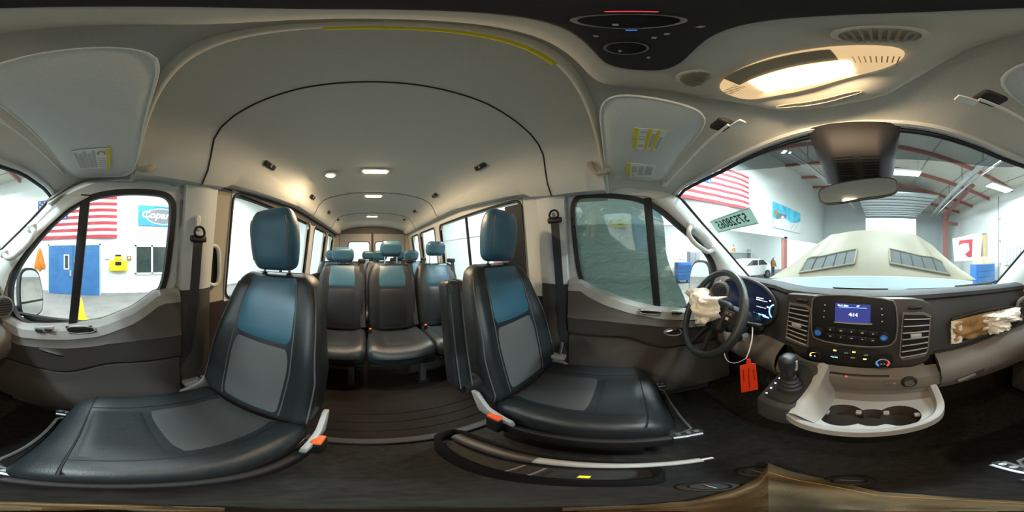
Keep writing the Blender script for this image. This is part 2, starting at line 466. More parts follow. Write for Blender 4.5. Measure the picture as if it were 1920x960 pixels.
# rails that close the gap between headliner and door tops
for side in (1, -1):
    def rail(u, v):
        a = head_pt(1.0 if side > 0 else 0.0, lerp(-0.0, 1.0, u))
        y = lerp(a.y, lerp(0.30, -0.12, u), 0.5); z = 0.335 - 0.10 * sstep(0.10, 0.34, y)
        b = Vector((sx(side, z) - side * 0.012, y, z))
        c = Vector((sx(side, z) + side * 0.07, y, z + 0.02))
        p = a.lerp(b, min(1, v * 2)) if v <= 0.5 else b.lerp(c, v * 2 - 1)
        return p
    MB().slab(rail, 12, 8, (side * 0.02, 0, 0.03)).build('side_rail', 'headliner', ceiling)
# --- passenger roof, four panels with dark joints between them
def half(y):
    k = sstep(-0.46, -0.70, y)
    zb = 0.345 + 0.115 * k
    e = sstep(-2.9, -3.3, y) * 0.09
    return [(0, 0.70 - e), (0.25, 0.695 - e), (0.40, 0.675 - e), (0.50, 0.655 - e), (0.575, 0.622 - e * .8), (0.62, 0.57 - e * .5), (0.643, lerp(0.47, 0.53, k)),
            (lerp(0.665, 0.655, k), lerp(0.40, 0.495, k)), (lerp(0.70, 0.675, k), zb + 0.012), (lerp(0.71, 0.69, k), zb), (0.90, zb + 0.005)]
def roof_ring(y):
    h = half(y)
    L = [(-a, z) for a, z in reversed(h)] + h[1:]
    return [Vector((XC + a, y, z)) for a, z in L]
SEAMS = [-0.095, -0.383, -1.70, -2.58, -3.36]
for i in range(4):
    y0, y1 = SEAMS[i] - (0.004 if i else 0), SEAMS[i + 1] + 0.004
    n = 10
    rings = [roof_ring(lerp(y0, y1, k / n)) for k in range(n + 1)]
    m = MB(); m.loft(rings)
    m.loft([[p + Vector((0, 0, 0.03)) for p in r] for r in (rings[0], rings[-1])])
    o = m.build('roof_panel', 'headliner', ceiling)
for y in SEAMS[1:4]:                 # dark joint: a thin channel behind the gap, and a proud beading
    r = [p + Vector((0, 0, -0.0005)) for p in roof_ring(y)[1:-1]]
    MB().tube(r, 0.0042, 6).build('joint_seal', 'seam', ceiling)
# fascia between the cab arch and the higher roof
top = [p for p in roof_ring(-0.096)][1:-1]
topr = resample(top, 41)
MB().loft([[a for a in ARCHR], [Vector((t.x, -0.096, t.z)) for t in topr]]).build('step_fascia', 'headliner', ceiling)
# outer skin that keeps the light out above the headliner
m = MB(); m.loft([[Vector((XC + a, y, z)) for a, z in [(-0.90, 0.46), (-0.90, 0.56), (-0.78, 0.80), (0, 0.86), (0.78, 0.80), (0.90, 0.56), (0.90, 0.46)]] for y in (0.02, -3.45)])
m.loft([WTOPR, [p + Vector((0, 0.015, 0.05)) for p in WTOPR], [Vector((XC + lerp(-0.98, 0.98, k / 40), 0.02, 0.83 - 0.3 * abs(k / 20 - 1) ** 3)) for k in range(41)]])
m.build('outer_skin', 'hood_paint', ceiling)
# roof vents along the ducts, both sides
def roof_vent(side, y, a, z, ang):
    R = Matrix.Rotation(side * ang, 3, 'Y')
    c = Vector((xr(side, a), y, z))
    fr = MB().rbox(c, (0.035, 0.10, 0.012), 0.005, 1, rot=R).build('air_vent', 'console_dark', ceiling)
    for k in (-1, 0, 1):
        MB().box(c + R @ Vector((0.009 * k, 0, -0.007)), (0.003, 0.085, 0.004), R).build('louvre', 'black', fr)
    MB().box(c + R @ Vector((0, 0, -0.009)), (0.02, 0.012, 0.006), R).build('vent_tab', 'lamp_trim', fr)
for side in (1, -1):
    for px in ([(506, 310), (586, 368), (617, 398), (634, 412)] if side > 0 else [(901, 312), (815, 366), (777, 396), (758, 412)]):
        d = rd(*px)
        best = None
        for k in range(400):          # walk the ray to the duct surface
            t = 0.3 + k * 0.01; p = d * t
            h = half(p.y); a = (p.x - XC) * side
            zz = interp([(q[0], q[1]) for q in h[:10]], a)
            if a > 0 and p.z >= zz - 0.004: best = (p, a, zz); break
        if best:
            p, a, zz = best
            if a > 0.70 or p.y < -3.3: continue
            roof_vent(side, p.y, a - 0.003, zz - 0.004, 0.95)

# --- dome lamps on the roof
WARM = (1.0, 0.74, 0.46)
def dome_lamp(y, x, w, d, power, label, round_=False):
    z = roof_ring(y)[10].z - 0.006 - 0.25 * max(0, abs(x - XC) - 0.25)
    t = thing('dome_lamp', label, 'lamp', (x, y, z), 'dome lamps on the passenger roof')
    if round_:
        MB().lathe((x, y, z + 0.006), (0, 0, -1), [(0.045, 0), (0.045, 0.008), (0.036, 0.014), (0.034, 0.010)], 20).build('bezel', 'console_beige', t)
        MB().lathe((x, y, z - 0.004), (0, 0, -1), [(0.030, 0), (0.028, 0.006), (0.015, 0.010), (0.001, 0.011)], 18).build('lens', 'lamp_glow', t)
    else:
        MB().rbox((x, y, z), (w + 0.05, d + 0.03, 0.016), 0.007, 1).build('bezel', 'console_beige', t)
        MB().rbox((x, y, z - 0.010), (w, d, 0.010), 0.005, 1).build('lens', 'lamp_glow', t)
    l = bpy.data.lights.new('dome_lamp_light', 'AREA'); l.shape = 'RECTANGLE'; l.size = w; l.size_y = max(d, 0.03); l.energy = power; l.color = WARM
    o = bpy.data.objects.new('dome_lamp_light', l); COL.objects.link(o); o.parent = t; o.location = (0, 0, -0.022)
dome_lamp(-1.20, -0.055, 0.17, 0.045, 6.0, 'long glowing dome lamp nearest the front seats, on the roof centre line')
dome_lamp(-1.78, -0.06, 0.17, 0.045, 4.0, 'glowing dome lamp second from the front, just behind a roof joint')
dome_lamp(-2.78, -0.07, 0.17, 0.045, 4.0, 'glowing dome lamp farthest back, close to the rear doors')
dome_lamp(-1.19, 0.28, 0.06, 0.06, 2.6, 'small round glowing lamp above the sliding door', True)

# --- floor
fl = sroot('floor', (XC, 0, FZ), 'dark floor of the van')
MB().b2((XL - 0.04, -0.52, FZ - 0.06), (XR + 0.04, 1.15, FZ)).build('cab_carpet', 'carpet', fl)
MB().b2((XL - 0.04, -3.40, FZ - 0.06), (XR + 0.04, -0.52, FZ + 0.012)).build('vinyl_mat', 'vinyl_floor', fl)
MB().rbox((XC, -0.525, FZ + 0.008), (1.66, 0.05, 0.026), 0.010, 2).build('threshold_strip', 'rubber', fl)
for k, y in enumerate([-0.62, -0.70, -0.78]):
    MB().rbox((XC, y, FZ + 0.013), (1.2, 0.014, 0.008), 0.003, 1).build('mat_rib', 'vinyl_floor', fl)

# --- side walls behind the front doors
WIN = [(-0.63, -1.84), (-2.00, -2.60), (-2.72, -3.14)]
PIL = [(-0.31, -0.63, 'pillar'), (-1.84, -2.00, 'pillar'), (-2.60, -2.72, 'duct'), (-3.14, -3.38, 'pillar')]
WZ0, WZ1 = -0.27, 0.385
wn = 0
for side in (1, -1):
    w = sroot('wall_right' if side > 0 else 'wall_left', (sx(side, FZ), -1.8, FZ), 'side wall behind the %s door' % ('passenger' if side > 0 else 'driver'))
    def wp(y, z, off=0.0): return Vector((sx(side, z) - side * off, y, z))
    def slabyz(y0, y1, z0, z1, off, th, ny=6):
        return MB().slab(lambda u, v: wp(lerp(y0, y1, u), lerp(z0, z1, v), off), ny, 6, (side * th, 0, 0))
    slabyz(-0.31, -3.38, FZ - 0.02, WZ0, 0.0, 0.06).build('lower_panel', 'lower_trim', w)
    MB().slab(lambda u, v: wp(lerp(-0.66, -3.1, u), lerp(-0.62, -0.34, v), 0.012 + 0.012 * math.sin(PI * v)), 8, 6, (side * 0.03, 0, 0)).build('armrest_moulding', 'lower_trim', w)
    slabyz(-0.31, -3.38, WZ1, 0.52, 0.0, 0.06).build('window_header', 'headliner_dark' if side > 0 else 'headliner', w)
    for (a, b, mm) in PIL:
        slabyz(a, b, WZ0, WZ1, 0.0, 0.05).build('pillar_trim', 'duct' if (side > 0 and a > -0.4) else mm, w)
    # windows: rounded opening with seal and glass
    for k, (a, b) in enumerate(WIN):
        wn += 1
        g = sroot('window_%d' % wn, tuple(wp((a + b) / 2, WZ0)), 'side window %s' % ['beside the first bench', 'beside the middle bench', 'beside the rear bench'][k])
        r = 0.06
        lp = []
        for (cy, cz, t0) in ((a - r, WZ1 - r, 0), (b + r, WZ1 - r, PI / 2), (b + r, WZ0 + r, PI), (a - r, WZ0 + r, 3 * PI / 2)):
            for q in range(6):
                t = t0 + PI / 2 * q / 5
                lp.append((cy + r * math.cos(t), cz + r * math.sin(t)))
        loop = [wp(y, z, 0.003) for y, z in lp]
        sq = [wp(max(min(a + 0.01, y + (0.2 if y > (a + b) / 2 else -0.2)), b - 0.01), WZ1 + 0.01 if z > 0.07 else WZ0 - 0.01, 0.003) for y, z in lp]
        MB().ring(loop, sq, (side * 0.03, 0, 0)).build('frame', 'pillar' if side > 0 else 'duct', g)
        MB().tube(loop, 0.009, 6, closed=True).build('seal', 'rubber', g)
        MB().poly([p + Vector((side * 0.028, 0, 0)) for p in loop], (side * 0.004, 0, 0)).build('pane', 'glass', g, smooth=False)
        if k == 0:
            if side < 0:
                MB().slab(lambda u, v: wp(lerp(a - 0.012, a - 0.16, u), lerp(WZ0 + 0.02, WZ1 - 0.02, v), -0.012), 2, 2, (side * 0.004, 0, 0)).build('dark_screen', 'black', g)
                MB().rbox(wp(a - 0.13, 0.12, -0.006), (0.01, 0.05, 0.03), 0.004, 1).build('screen_latch', 'dash_grey', g)
            MB().tube([wp(-1.28, WZ0 + 0.01, -0.015), wp(-1.28, WZ1 - 0.01, -0.015)], 0.014, 8).build('divider', 'black', g)
    # B-pillar cover at the front of this wall
    cover = MB()
    zs = [-0.17, 0.0, 0.15, 0.345]
    cover.slab(lambda u, v: wp(lerp(-0.325, -0.50, u), lerp(-0.17, 0.36, v), 0.03 + 0.018 * math.sin(PI * u)), 10, 8, (side * 0.03, 0, 0))
    cover.build('pillar_cover', 'pillar', w)
    MB().slab(lambda u, v: wp(lerp(-0.325, -0.50, u), lerp(FZ, -0.172, v), 0.025 + 0.02 * math.sin(PI * u)), 10, 8, (side * 0.03, 0, 0)).build('pillar_lower_cover', 'door_card', w)
# grab handle at the sliding door step and its dark bezel
hb = [pS(*p, 1, 0.02) for p in [(388, 462), (406, 460), (411, 475), (411, 528), (402, 536), (388, 530)]]
w = bpy.data.objects['wall_right']
MB().tube(smooth_loop(hb, 2), 0.011, 8, closed=True).build('latch_bezel', 'pillar', w)
MB().poly([p + Vector((0.012, 0, 0)) for p in smooth_loop(hb, 2)], (0.004, 0, 0)).build('latch_recess', 'black', w)

# --- rear end: two doors with windows
YB = -3.38
wb = sroot('wall_back', (XC, YB, FZ), 'rear end of the van around the back doors')
MB().b2((XC - 0.022, YB + 0.012, FZ), (XC + 0.022, YB + 0.03, 0.46)).build('meeting_seal', 'rubber', wb)
for side in (1, -1):
    MB().b2((xr(side, 0.66), YB - 0.05, FZ), (xr(side, 0.92), YB, 0.66)).build('rear_corner', 'duct', wb)
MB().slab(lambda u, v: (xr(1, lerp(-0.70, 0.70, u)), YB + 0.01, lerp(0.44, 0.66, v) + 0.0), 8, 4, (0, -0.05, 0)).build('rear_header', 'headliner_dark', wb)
for k, side in enumerate((1, -1)):
    d = sroot('door_%d' % (3 + k), (xr(side, 0.32), YB, FZ), 'rear cargo door with window on the %s side' % ('passenger' if side > 0 else 'driver'))
    def rp(a, z, o=0.0): return Vector((xr(side, a), YB + 0.02 + o, z))
    a0, a1, z0, z1 = 0.055, 0.50, -0.12, 0.295
    r = 0.06; lp = []
    for (ca, cz, t0) in ((a1 - r, z1 - r, 0), (a0 + r, z1 - r, PI / 2), (a0 + r, z0 + r, PI), (a1 - r, z0 + r, 3 * PI / 2)):
        for q in range(6):
            t = t0 + PI / 2 * q / 5; lp.append((ca + r * math.cos(t), cz + r * math.sin(t)))
    loop = [rp(a, z) for a, z in lp]
    outer = [rp(0.675 if a > 0.27 else 0.0, 0.46 if z > 0.08 else -0.30) for a, z in lp]
    MB().ring(loop, outer, (0, -0.03, 0)).build('door_frame', 'door_light', d)
    MB().tube(loop, 0.010, 6, closed=True).build('seal', 'rubber', d)
    MB().poly([p + Vector((0, -0.02, 0)) for p in loop], (0, -0.004, 0)).build('pane', 'glass', d, smooth=False)
    MB().slab(lambda u, v: rp(lerp(0.006, 0.645, u), lerp(FZ, -0.29, v), 0.01 * math.sin(PI * u)), 6, 6, (0, -0.04, 0)).build('door_card', 'lower_trim', d)

# ================================================================== WINDSCREEN AND A-PILLARS
WSL = [(1266, 366), (1279, 376), (1296, 396), (1318, 422), (1357, 465), (1403, 518), (1440, 552)]
WSR = [(2022, 366), (1997, 395), (1978, 415), (1958, 435), (1918, 474), (1865, 535), (1838, 556)]
ws = sroot('window_7', (XC, 1.2, -0.25), 'raked windscreen over the dashboard')
def wsp(u, v):
    L = [pW(*p) for p in WSL]; R = [pW(*p) for p in WSR]
    return None
Lr = resample([pW(*p) for p in WSL], 17); Rr = resample([pW(*p) for p in WSR], 17)
base_c = []
def ws_pt(u, v):
    i = v * 16; k = min(int(i), 15); f = i - k
    l = Lr[k].lerp(Lr[k + 1], f); r = Rr[k].lerp(Rr[k + 1], f)
    j = u * 40; kk = min(int(j), 39); g = j - kk
    t = WTOPR[kk].lerp(WTOPR[kk + 1], g)
    X = lerp(l.x, r.x, u)
    # blend from the curved top edge to a straight sill
    Yt = lerp(t.y, lerp(l.y, r.y, u), 0)
    yb = (1.285 - WK * (X - XC) ** 2)
    Xv = lerp(t.x, lerp(Lr[-1].x, Rr[-1].x, u), v)
    Y = lerp(t.y, 1.285 - WK * (Xv - XC) ** 2, v)
    return Vector((Xv, Y, ws_z(Xv, Y)))
MB().slab(ws_pt, 30, 16, (0, 0.003, 0.004)).build('pane', 'glass_screen', ws)
def darkband(u, v):
    q = lerp(0.20, 0.80, u); p = ws_pt(q, v * 0.115 * math.sin(PI * u) ** 0.6); return p + Vector((0, -0.004, -0.003))
MB().slab(darkband, 40, 4, (0, -0.001, -0.001)).build('grey_band', 'grey_tint', ws)  # translucent grey strip along the top edge of the windscreen
DPL = [(1222, 376), (1252, 398), (1282, 424), (1314, 452), (1340, 490), (1352, 525), (1356, 552)]
DPR = [(168, 368), (127, 391), (86, 428), (48, 470), (18, 512), (8, 545), (0, 575)]
for side, wsx, dpx, nm in ((-1, WSL, DPL, 'trim_1'), (1, WSR, DPR, 'trim_2')):
    A = resample([pW(*p, 0.012) for p in wsx], 25); B = resample([pS(*p, side, 0.02) for p in dpx], 25)
    t = sroot(nm, tuple(B[-1]), 'grey windscreen pillar trim on the %s side' % ('passenger' if side > 0 else 'driver'))
    def pil(u, v):
        k = min(int(u * 24), 23); f = u * 24 - k
        a = A[k].lerp(A[k + 1], f); b = B[k].lerp(B[k + 1], f)
        p = a.lerp(b, v)
        return p * (1 - 0.045 * math.sin(PI * v) ** 0.7)
    MB().slab(pil, 24, 10, (side * 0.035, 0.02, 0.02)).build('pillar_cover', 'pillar', t)
    MB().tube([a + Vector((0, 0.004, 0.0)) for a in A], 0.010, 8).build('seal', 'rubber', t)
    hp = [(1296, 424), (1291, 432), (1292, 442), (1302, 456), (1316, 466), (1328, 474), (1337, 468)] if side < 0 else [(60, 428), (66, 436), (58, 452), (40, 470), (22, 484), (12, 484), (8, 476)]
    hpts = [pS(*p, side, 0.085 if 0 < i < 6 else 0.055) for i, p in enumerate(hp)]
    MB().tube(smooth_loop(hpts, 2, closed=False), 0.0135, 10).build('grab_handle', 'pillar', t)
    for e in (0, 6): MB().rbox(hpts[e], (0.035, 0.045, 0.045), 0.014, 1).build('handle_mount', 'pillar', t)

# ================================================================== FRONT DOORS
PW = [(22, 540), (25, 585), (50, 605), (90, 608), (135, 607), (190, 600), (250, 577), (285, 553), (303, 538), (315, 450), (320, 390), (316, 375), (300, 367), (225, 365), (170, 375), (125, 400), (75, 450), (35, 505)]
DW = [(1337, 517), (1320, 545), (1287, 577), (1234, 575), (1181, 564), (1134, 549), (1102, 533), (1091, 517), (1081, 440), (1078, 390), (1082, 376), (1096, 371), (1140, 371), (1196, 377), (1234, 396), (1265, 424), (1306, 458), (1330, 488)]
DOORINFO = {}
def front_door(n, side, px, sill_px, div_px, lab):
    d = sroot('door_%d' % n, (sx(side, -0.4), 0.1, FZ), lab)
    raw = [pS(*p, side) for p in px]
    loop = smooth_loop(raw, 2)
    nrm = Vector((side, 0, LEAN)).normalized()
    g0 = grow(loop, 0.02)
    if (g0[0] - loop[0]).dot(loop[0] - sum(loop, Vector()) / len(loop)) < 0: sg = -1
    else: sg = 1
    MB().ring(loop, grow(loop, sg * 0.026), nrm * 0.03).xf(Matrix.Translation(nrm * -0.012)).build('window_seal', 'rubber', d)
    MB().ring(grow(loop, sg * 0.024), grow(loop, sg * 0.075), nrm * 0.035).build('door_frame', 'pillar', d)
    pane = MB().poly([p + nrm * 0.02 for p in loop], nrm * 0.004).build('pane', 'glass', d, smooth=False)
    a, b = [pS(*p, side, -0.006) for p in div_px]
    m = MB()
    dirv = (b - a).normalized(); wv = dirv.cross(nrm).normalized()
    hw = 0.021
    m.poly([a + wv * hw, b + wv * hw, b - wv * hw, a - wv * hw], nrm * -0.022)
    m.build('window_divider', 'black', d, bevel=0.004)
    # door card: sill follows the window, then armrest step and pocket
    sill = sorted([(pS(*p, side).y, pS(*p, side).z) for p in sill_px])
    y0, y1 = -0.315, 0.66
    prof = [(0.055, 0.0), (-0.012, 0.006), (-0.045, -0.012), (-0.058, -0.06)]
    rings = []
    ny = 26
    for k in range(ny + 1):
        y = lerp(y0, y1, k / ny); s = interp(sill, y)
        lo = lerp(-0.40, -0.47, sstep(-0.2, 0.5, y)) + (0.0 if side > 0 else 0.03)
        L = [(off, s + dz) for off, dz in prof]
        za = (-0.55 if side > 0 else -0.485) - 0.10 * sstep(-0.02, 0.26, y)
        lo = max(lo, za + 0.07)
        L += [(-0.064, min(s - 0.085, lo + 0.03)), (-0.074, min(s - 0.10, lo + 0.005)), (-0.066, min(s - 0.115, lo - 0.015)), (-0.056, za + 0.025), (-0.050, za + 0.008), (-0.022, za), (-0.022, za - 0.010), (-0.042, za - 0.016), (-0.046, za - 0.08), (-0.050, -0.76), (-0.060, -0.79), (-0.066, -0.98), (0.02, -1.02)]
        rings.append([Vector((sx(side, z) + side * off * 1.0, y, z)) for off, z in L])
    m = MB(); m.loft(rings)
    m.loft([[p for p in rings[0]], [Vector((sx(side, p.z) + side * 0.06, p.y, p.z)) for p in rings[0]]])
    card = m.build('door_card', 'door_card', d)
    sl = [[Vector((sx(side, z0) + side * off, y, z0)) for off, z0 in [(0.03, interp(sill, y) + 0.004), (-0.014, interp(sill, y) + 0.009), (-0.047, interp(sill, y) - 0.010), (-0.0605, interp(sill, y) - 0.055)]] for y in [lerp(y0, y1, k / ny) for k in range(ny + 1)]]
    MB().loft(sl).build('door_sill', 'door_light', d)
    MB().slab(lambda u, v: Vector((sx(side, -0.6) + side * 0.065, lerp(y0, 0.95, u), lerp(FZ - 0.05, -0.36, v))), 4, 4, (side * 0.03, 0, 0)).build('door_skin', 'black', d)
    ps = lambda x, y, o: pS(x, y, side, o)
    return d, nrm, ps
SILLP = [(295, 544), (285, 553), (250, 577), (190, 600), (135, 607), (90, 608), (50, 606), (22, 592)]
SILLD = [(1095, 526), (1102, 533), (1134, 549), (1181, 564), (1234, 575), (1287, 578), (1320, 576)]
d1, n1, ps1 = front_door(1, 1, PW, SILLP, [(162, 366), (137, 612)], 'grey passenger front door with clear window')
d2, n2, ps2 = front_door(2, -1, DW, SILLD, [(1213, 372), (1232, 582)], 'grey driver front door behind the steering wheel')
def door_details(d, side, ps, slot, sw, bez, hand):
    c = [ps(*p, 0.078) for p in slot]
    MB().poly(c, (side * 0.012, 0, 0)).xf(Matrix.Translation((-side * 0.004, 0, 0))).build('speaker_slot', 'black', d, bevel=0.003)
    MB().tube(smooth_loop(c, 1), 0.005, 6, closed=True).build('slot_frame', 'tray_grey', d)
    c = [ps(*p, 0.078) for p in sw]
    s = MB().poly(c, (side * 0.014, 0, 0)).xf(Matrix.Translation((-side * 0.006, 0, 0))).build('switch_panel', 'tray_grey', d, bevel=0.004)
    mid = sum(c, Vector()) / 4
    for k in (-0.3, 0.3):
        q = mid.lerp((c[0] + c[3]) / 2 if k < 0 else (c[1] + c[2]) / 2, 0.5)
        MB().rbox(q - Vector((side * 0.012, 0, 0)), (0.012, 0.035, 0.014), 0.004, 1).build('window_switch', 'black', s)
    lp = smooth_loop([ps(*p, 0.092) for p in bez], 2)
    MB().poly(lp, (side * 0.03, 0, 0)).build('handle_recess', 'black_gloss', d)
    MB().tube([p - Vector((side * 0.004, 0, 0)) for p in lp], 0.006, 6, closed=True).build('handle_bezel', 'tray_grey', d)
    hp = [ps(*p, 0.104) for p in hand]
    MB().tube(smooth_loop(hp, 2, closed=False), [0.006 + 0.005 * math.sin(PI * k / (len(smooth_loop(hp, 2, closed=False)) - 1)) for k in range(len(smooth_loop(hp, 2, closed=False)))], 8).build('door_handle', 'chrome', d)
door_details(d1, 1, ps1, [(122, 612), (172, 611), (181, 622), (130, 625)], [(64, 613), (102, 611), (100, 622), (68, 623)], [(66, 650), (90, 648), (120, 657), (122, 668), (96, 668), (70, 662)], [(74, 654), (95, 659), (118, 666)])
door_details(d2, -1, ps2, [(1197, 580), (1243, 584), (1238, 589), (1202, 588)], [(1258, 582), (1276, 583), (1276, 590), (1262, 589)], [(1242, 622), (1254, 616), (1275, 615), (1278, 626), (1256, 629)], [(1246, 623), (1258, 619), (1272, 617)])

# crumpled see-through film taped inside the driver window
FILM = [(1079, 388), (1082, 376), (1096, 371), (1140, 371), (1196, 376), (1222, 386), (1243, 404), (1247, 445), (1249, 480), (1262, 515), (1278, 545), (1290, 576), (1234, 575), (1181, 564), (1134, 549), (1102, 533), (1091, 517), (1081, 440)]
fl_ = smooth_loop([pS(*p, -1, 0.004) for p in FILM], 1)
cen = sum(fl_, Vector()) / len(fl_)
rings = []
for k in range(14):
    t = (k + 0.02) / 13
    rings.append([cen.lerp(p, t) + Vector((0.0025 * noise.noise((cen.lerp(p, t)) * 7) * (1 - t ** 6), 0, 0)) for p in fl_])
film = MB().loft(rings, closed_u=True).build('window_film', 'film', None)
tag(film, 'crumpled greenish see-through film covering the driver door window', 'film')

# ================================================================== SEATS
def seat_parts(t, P):
    """one seat in local coordinates (origin on the floor under the cushion, facing +Y)."""
    W, cl, ch, bh, lean = P['w'], P['cl'], P['ch'], P['bh'], P['lean']   # width, cushion length, cushion height, back height, lean
    cy = 0.0
    # ---- cushion
    def cw(x, y, z):
        u = x / (W / 2); v = y / (cl / 2)
        k = 1 - P.get('round', 0.10) * max(0, v) ** 2.5 * abs(u) ** 2
        zz = z
        if z > 0:
            zz += 0.022 * sstep(0.45, 0.85, abs(u)) * (1 - 0.6 * max(0, v)) - 0.012 * (1 - u * u) + 0.02 * v
            zz -= 0.05 * max(0, v - 0.55) ** 2 / 0.2
        return (x * (1 - 0.05 * max(0, -v)), y * 1.0 - (0.035 * abs(u) ** 3 if v > 0 else 0) * v, zz)
    cush = MB().rbox((0, cy, ch - 0.065), (W, cl, 0.13), 0.045, (10, 12, 2), cw).build('cushion', 'leather', t)
    def ctop(u, v):           # top of the cushion at (u -1..1, v -1..1)
        x, y, z = cw(u * W / 2, v * cl / 2, 0.065)
        return Vector((x, cy + y, ch - 0.065 + z))
    def ins(u0, u1, v0, v1, lift=0.008):
        def f(a, b):
            s_, t_ = 2 * a - 1, 2 * b - 1
            p = ctop(lerp(u0, u1, a), lerp(v0, v1, b))
            e = (1 - abs(s_) ** 8) * (1 - abs(t_) ** 8)
            return p + Vector((0, 0, lift * e - 0.003))
        return f
    if P['detail']:
        MB().grid(ins(-0.60, 0.60, -0.92, 0.10, 0.006), 20, 20).build('cushion_insert', 'leather_cushion', cush)
        MB().grid(ins(-0.60, 0.60, 0.105, 0.70, 0.006), 20, 16).build('thigh_pad', 'leather', cush)
        for s_ in (-1, 1):
            MB().tube([ctop(s_ * 0.62, lerp(-0.9, 0.72, k / 16)) + Vector((0, 0, 0.0)) for k in range(17)], 0.003, 6).build('seam_piping', 'black', cush)
        MB().tube([ctop(lerp(-0.94, 0.94, k / 24), 0.72 - 0.0 * k) + Vector((0, 0, 0.0)) for k in range(25)], 0.003, 6).build('seam_piping', 'black', cush)
    else:
        MB().grid(ins(-0.5, 0.5, -0.90, 0.55), 10, 10).build('cushion_insert', 'leather', cush)
    # ---- backrest
    by = -cl / 2 + 0.02; bt = 0.12
    z0 = ch - 0.05
    def wid(v): return interp([(0, 0.93), (0.15, 1.0), (0.45, 1.03), (0.68, 0.96), (0.85, 0.89), (0.95, 0.80), (1.0, 0.70)], v) if P['detail'] else interp([(0, 0.96), (0.8, 0.98), (0.92, 0.90), (1.0, 0.78)], v)
    def bw(x, y, z):
        v = z / bh + 0.5; u = x / (W / 2)
        yy = y
        if y > 0:
            yy += P.get('bolster', 0.05) * sstep(0.48, 0.88, abs(u)) * (sstep(0.0, 0.18, v) * (1 - 0.75 * sstep(0.55, 0.9, v)))
            yy += 0.018 * math.sin(PI * min(1, v * 1.2)) * (1 - u * u)
            yy -= 0.02 * sstep(0.8, 1.0, v)
        else:
            yy *= 0.8
        return (x * wid(v), yy - math.tan(lean) * (z + bh / 2), z)
    back = MB().rbox((0, by - bt / 2, z0 + bh / 2), (W, bt, bh), 0.05, (14, 2, 18), bw).build('backrest', 'leather', t)
    def bfront(u, v):
        x, y, z = bw(u * W / 2, bt / 2, (v - 0.5) * bh)
        return Vector((x, by - bt / 2 + y, z0 + bh / 2 + z))
    def bins(u0, u1, v0, v1, lift=0.010):
        def f(a, b):
            s_, t_ = 2 * a - 1, 2 * b - 1
            vv = lerp(v0, v1, b)
            sc = 1.0 + P.get('flare', 0.0) * (vv - 0.5)
            p = bfront(lerp(u0, u1, a) * sc, vv)
            e = (1 - abs(s_) ** 8) * (1 - abs(t_) ** 8)
            return p + Vector((0, lift * e - 0.003, 0))
        return f
    sv = P.get('split', 0.60)
    MB().grid(bins(-0.575, 0.575, 0.08, sv), 18, 20).build('back_insert', 'leather_insert' if P['detail'] else 'leather', back)
    MB().grid(bins(-0.575, 0.575, sv + 0.004, 0.975), 18, 16).build('shoulder_panel', 'leather_daylight', back)
    if P['detail']:
        for s_ in (-1, 1):
            MB().tube([bfront(s_ * 0.58 * (1 + P.get('flare', 0) * (lerp(0.08, 0.96, k / 20) - 0.5)), lerp(0.08, 0.96, k / 20)) for k in range(21)], 0.003, 6).build('seam_piping', 'stitch', back)
            MB().tube([bfront(s_ * 0.93, lerp(0.06, 0.93, k / 24)) + Vector((s_ * 0.004, -0.012, 0)) for k in range(25)], 0.003, 6).build('bolster_piping', 'stitch', back)
    # ---- headrest
    topc = bfront(0, 1.0)
    hz = z0 + bh + P['hgap']; hy = topc.y - 0.045 + P.get('hfwd', 0.0)
    hw, hh, ht = P['hw'], P['hh'], P['ht']
    def hwarp(x, y, z):
        v = z / hh + 0.5
        k = lerp(0.90, 1.0, sstep(0, 0.5, v)) * (1 - 0.14 * sstep(0.6, 1.0, v))
        return (x * k, y * (1 - 0.35 * sstep(0.75, 1.0, v) - 0.15 * (1 - sstep(0.0, 0.25, v))) + 0.012 * (1 - (x / (hw / 2)) ** 2) * (1 if y > 0 else 0) + 0.03 * v, z)
    hr = MB().rbox((0, hy, hz + hh / 2), (hw, ht, hh), 0.042, (8, 2, 8), hwarp).build('headrest', 'leather_daylight', t)
    if P['detail']:
        for s_ in (-1, 1):
            pts = []
            for k in range(15):
                z = lerp(-0.34, 0.33, k / 14) * hh
                x, y, zz = hwarp(s_ * hw * 0.40, ht / 2, z); pts.append((x, hy + y + 0.0005, hz + hh / 2 + zz))
            MB().tube(pts, 0.0022, 6).build('headrest_stitching', 'stitch', hr)
    for s_ in (-1, 1):
        MB().tube([(s_ * hw * 0.28, hy, hz + 0.02), (s_ * hw * 0.28, hy - 0.005, z0 + bh - 0.05)], 0.006, 8).build('headrest_post', 'chrome', t)
        MB().lathe((s_ * hw * 0.28, hy - 0.004, z0 + bh - 0.018), (0, 0, 1), [(0.016, 0), (0.016, 0.012), (0.009, 0.02)], 12).build('post_sleeve', 'black', t)
    return ctop, bfront

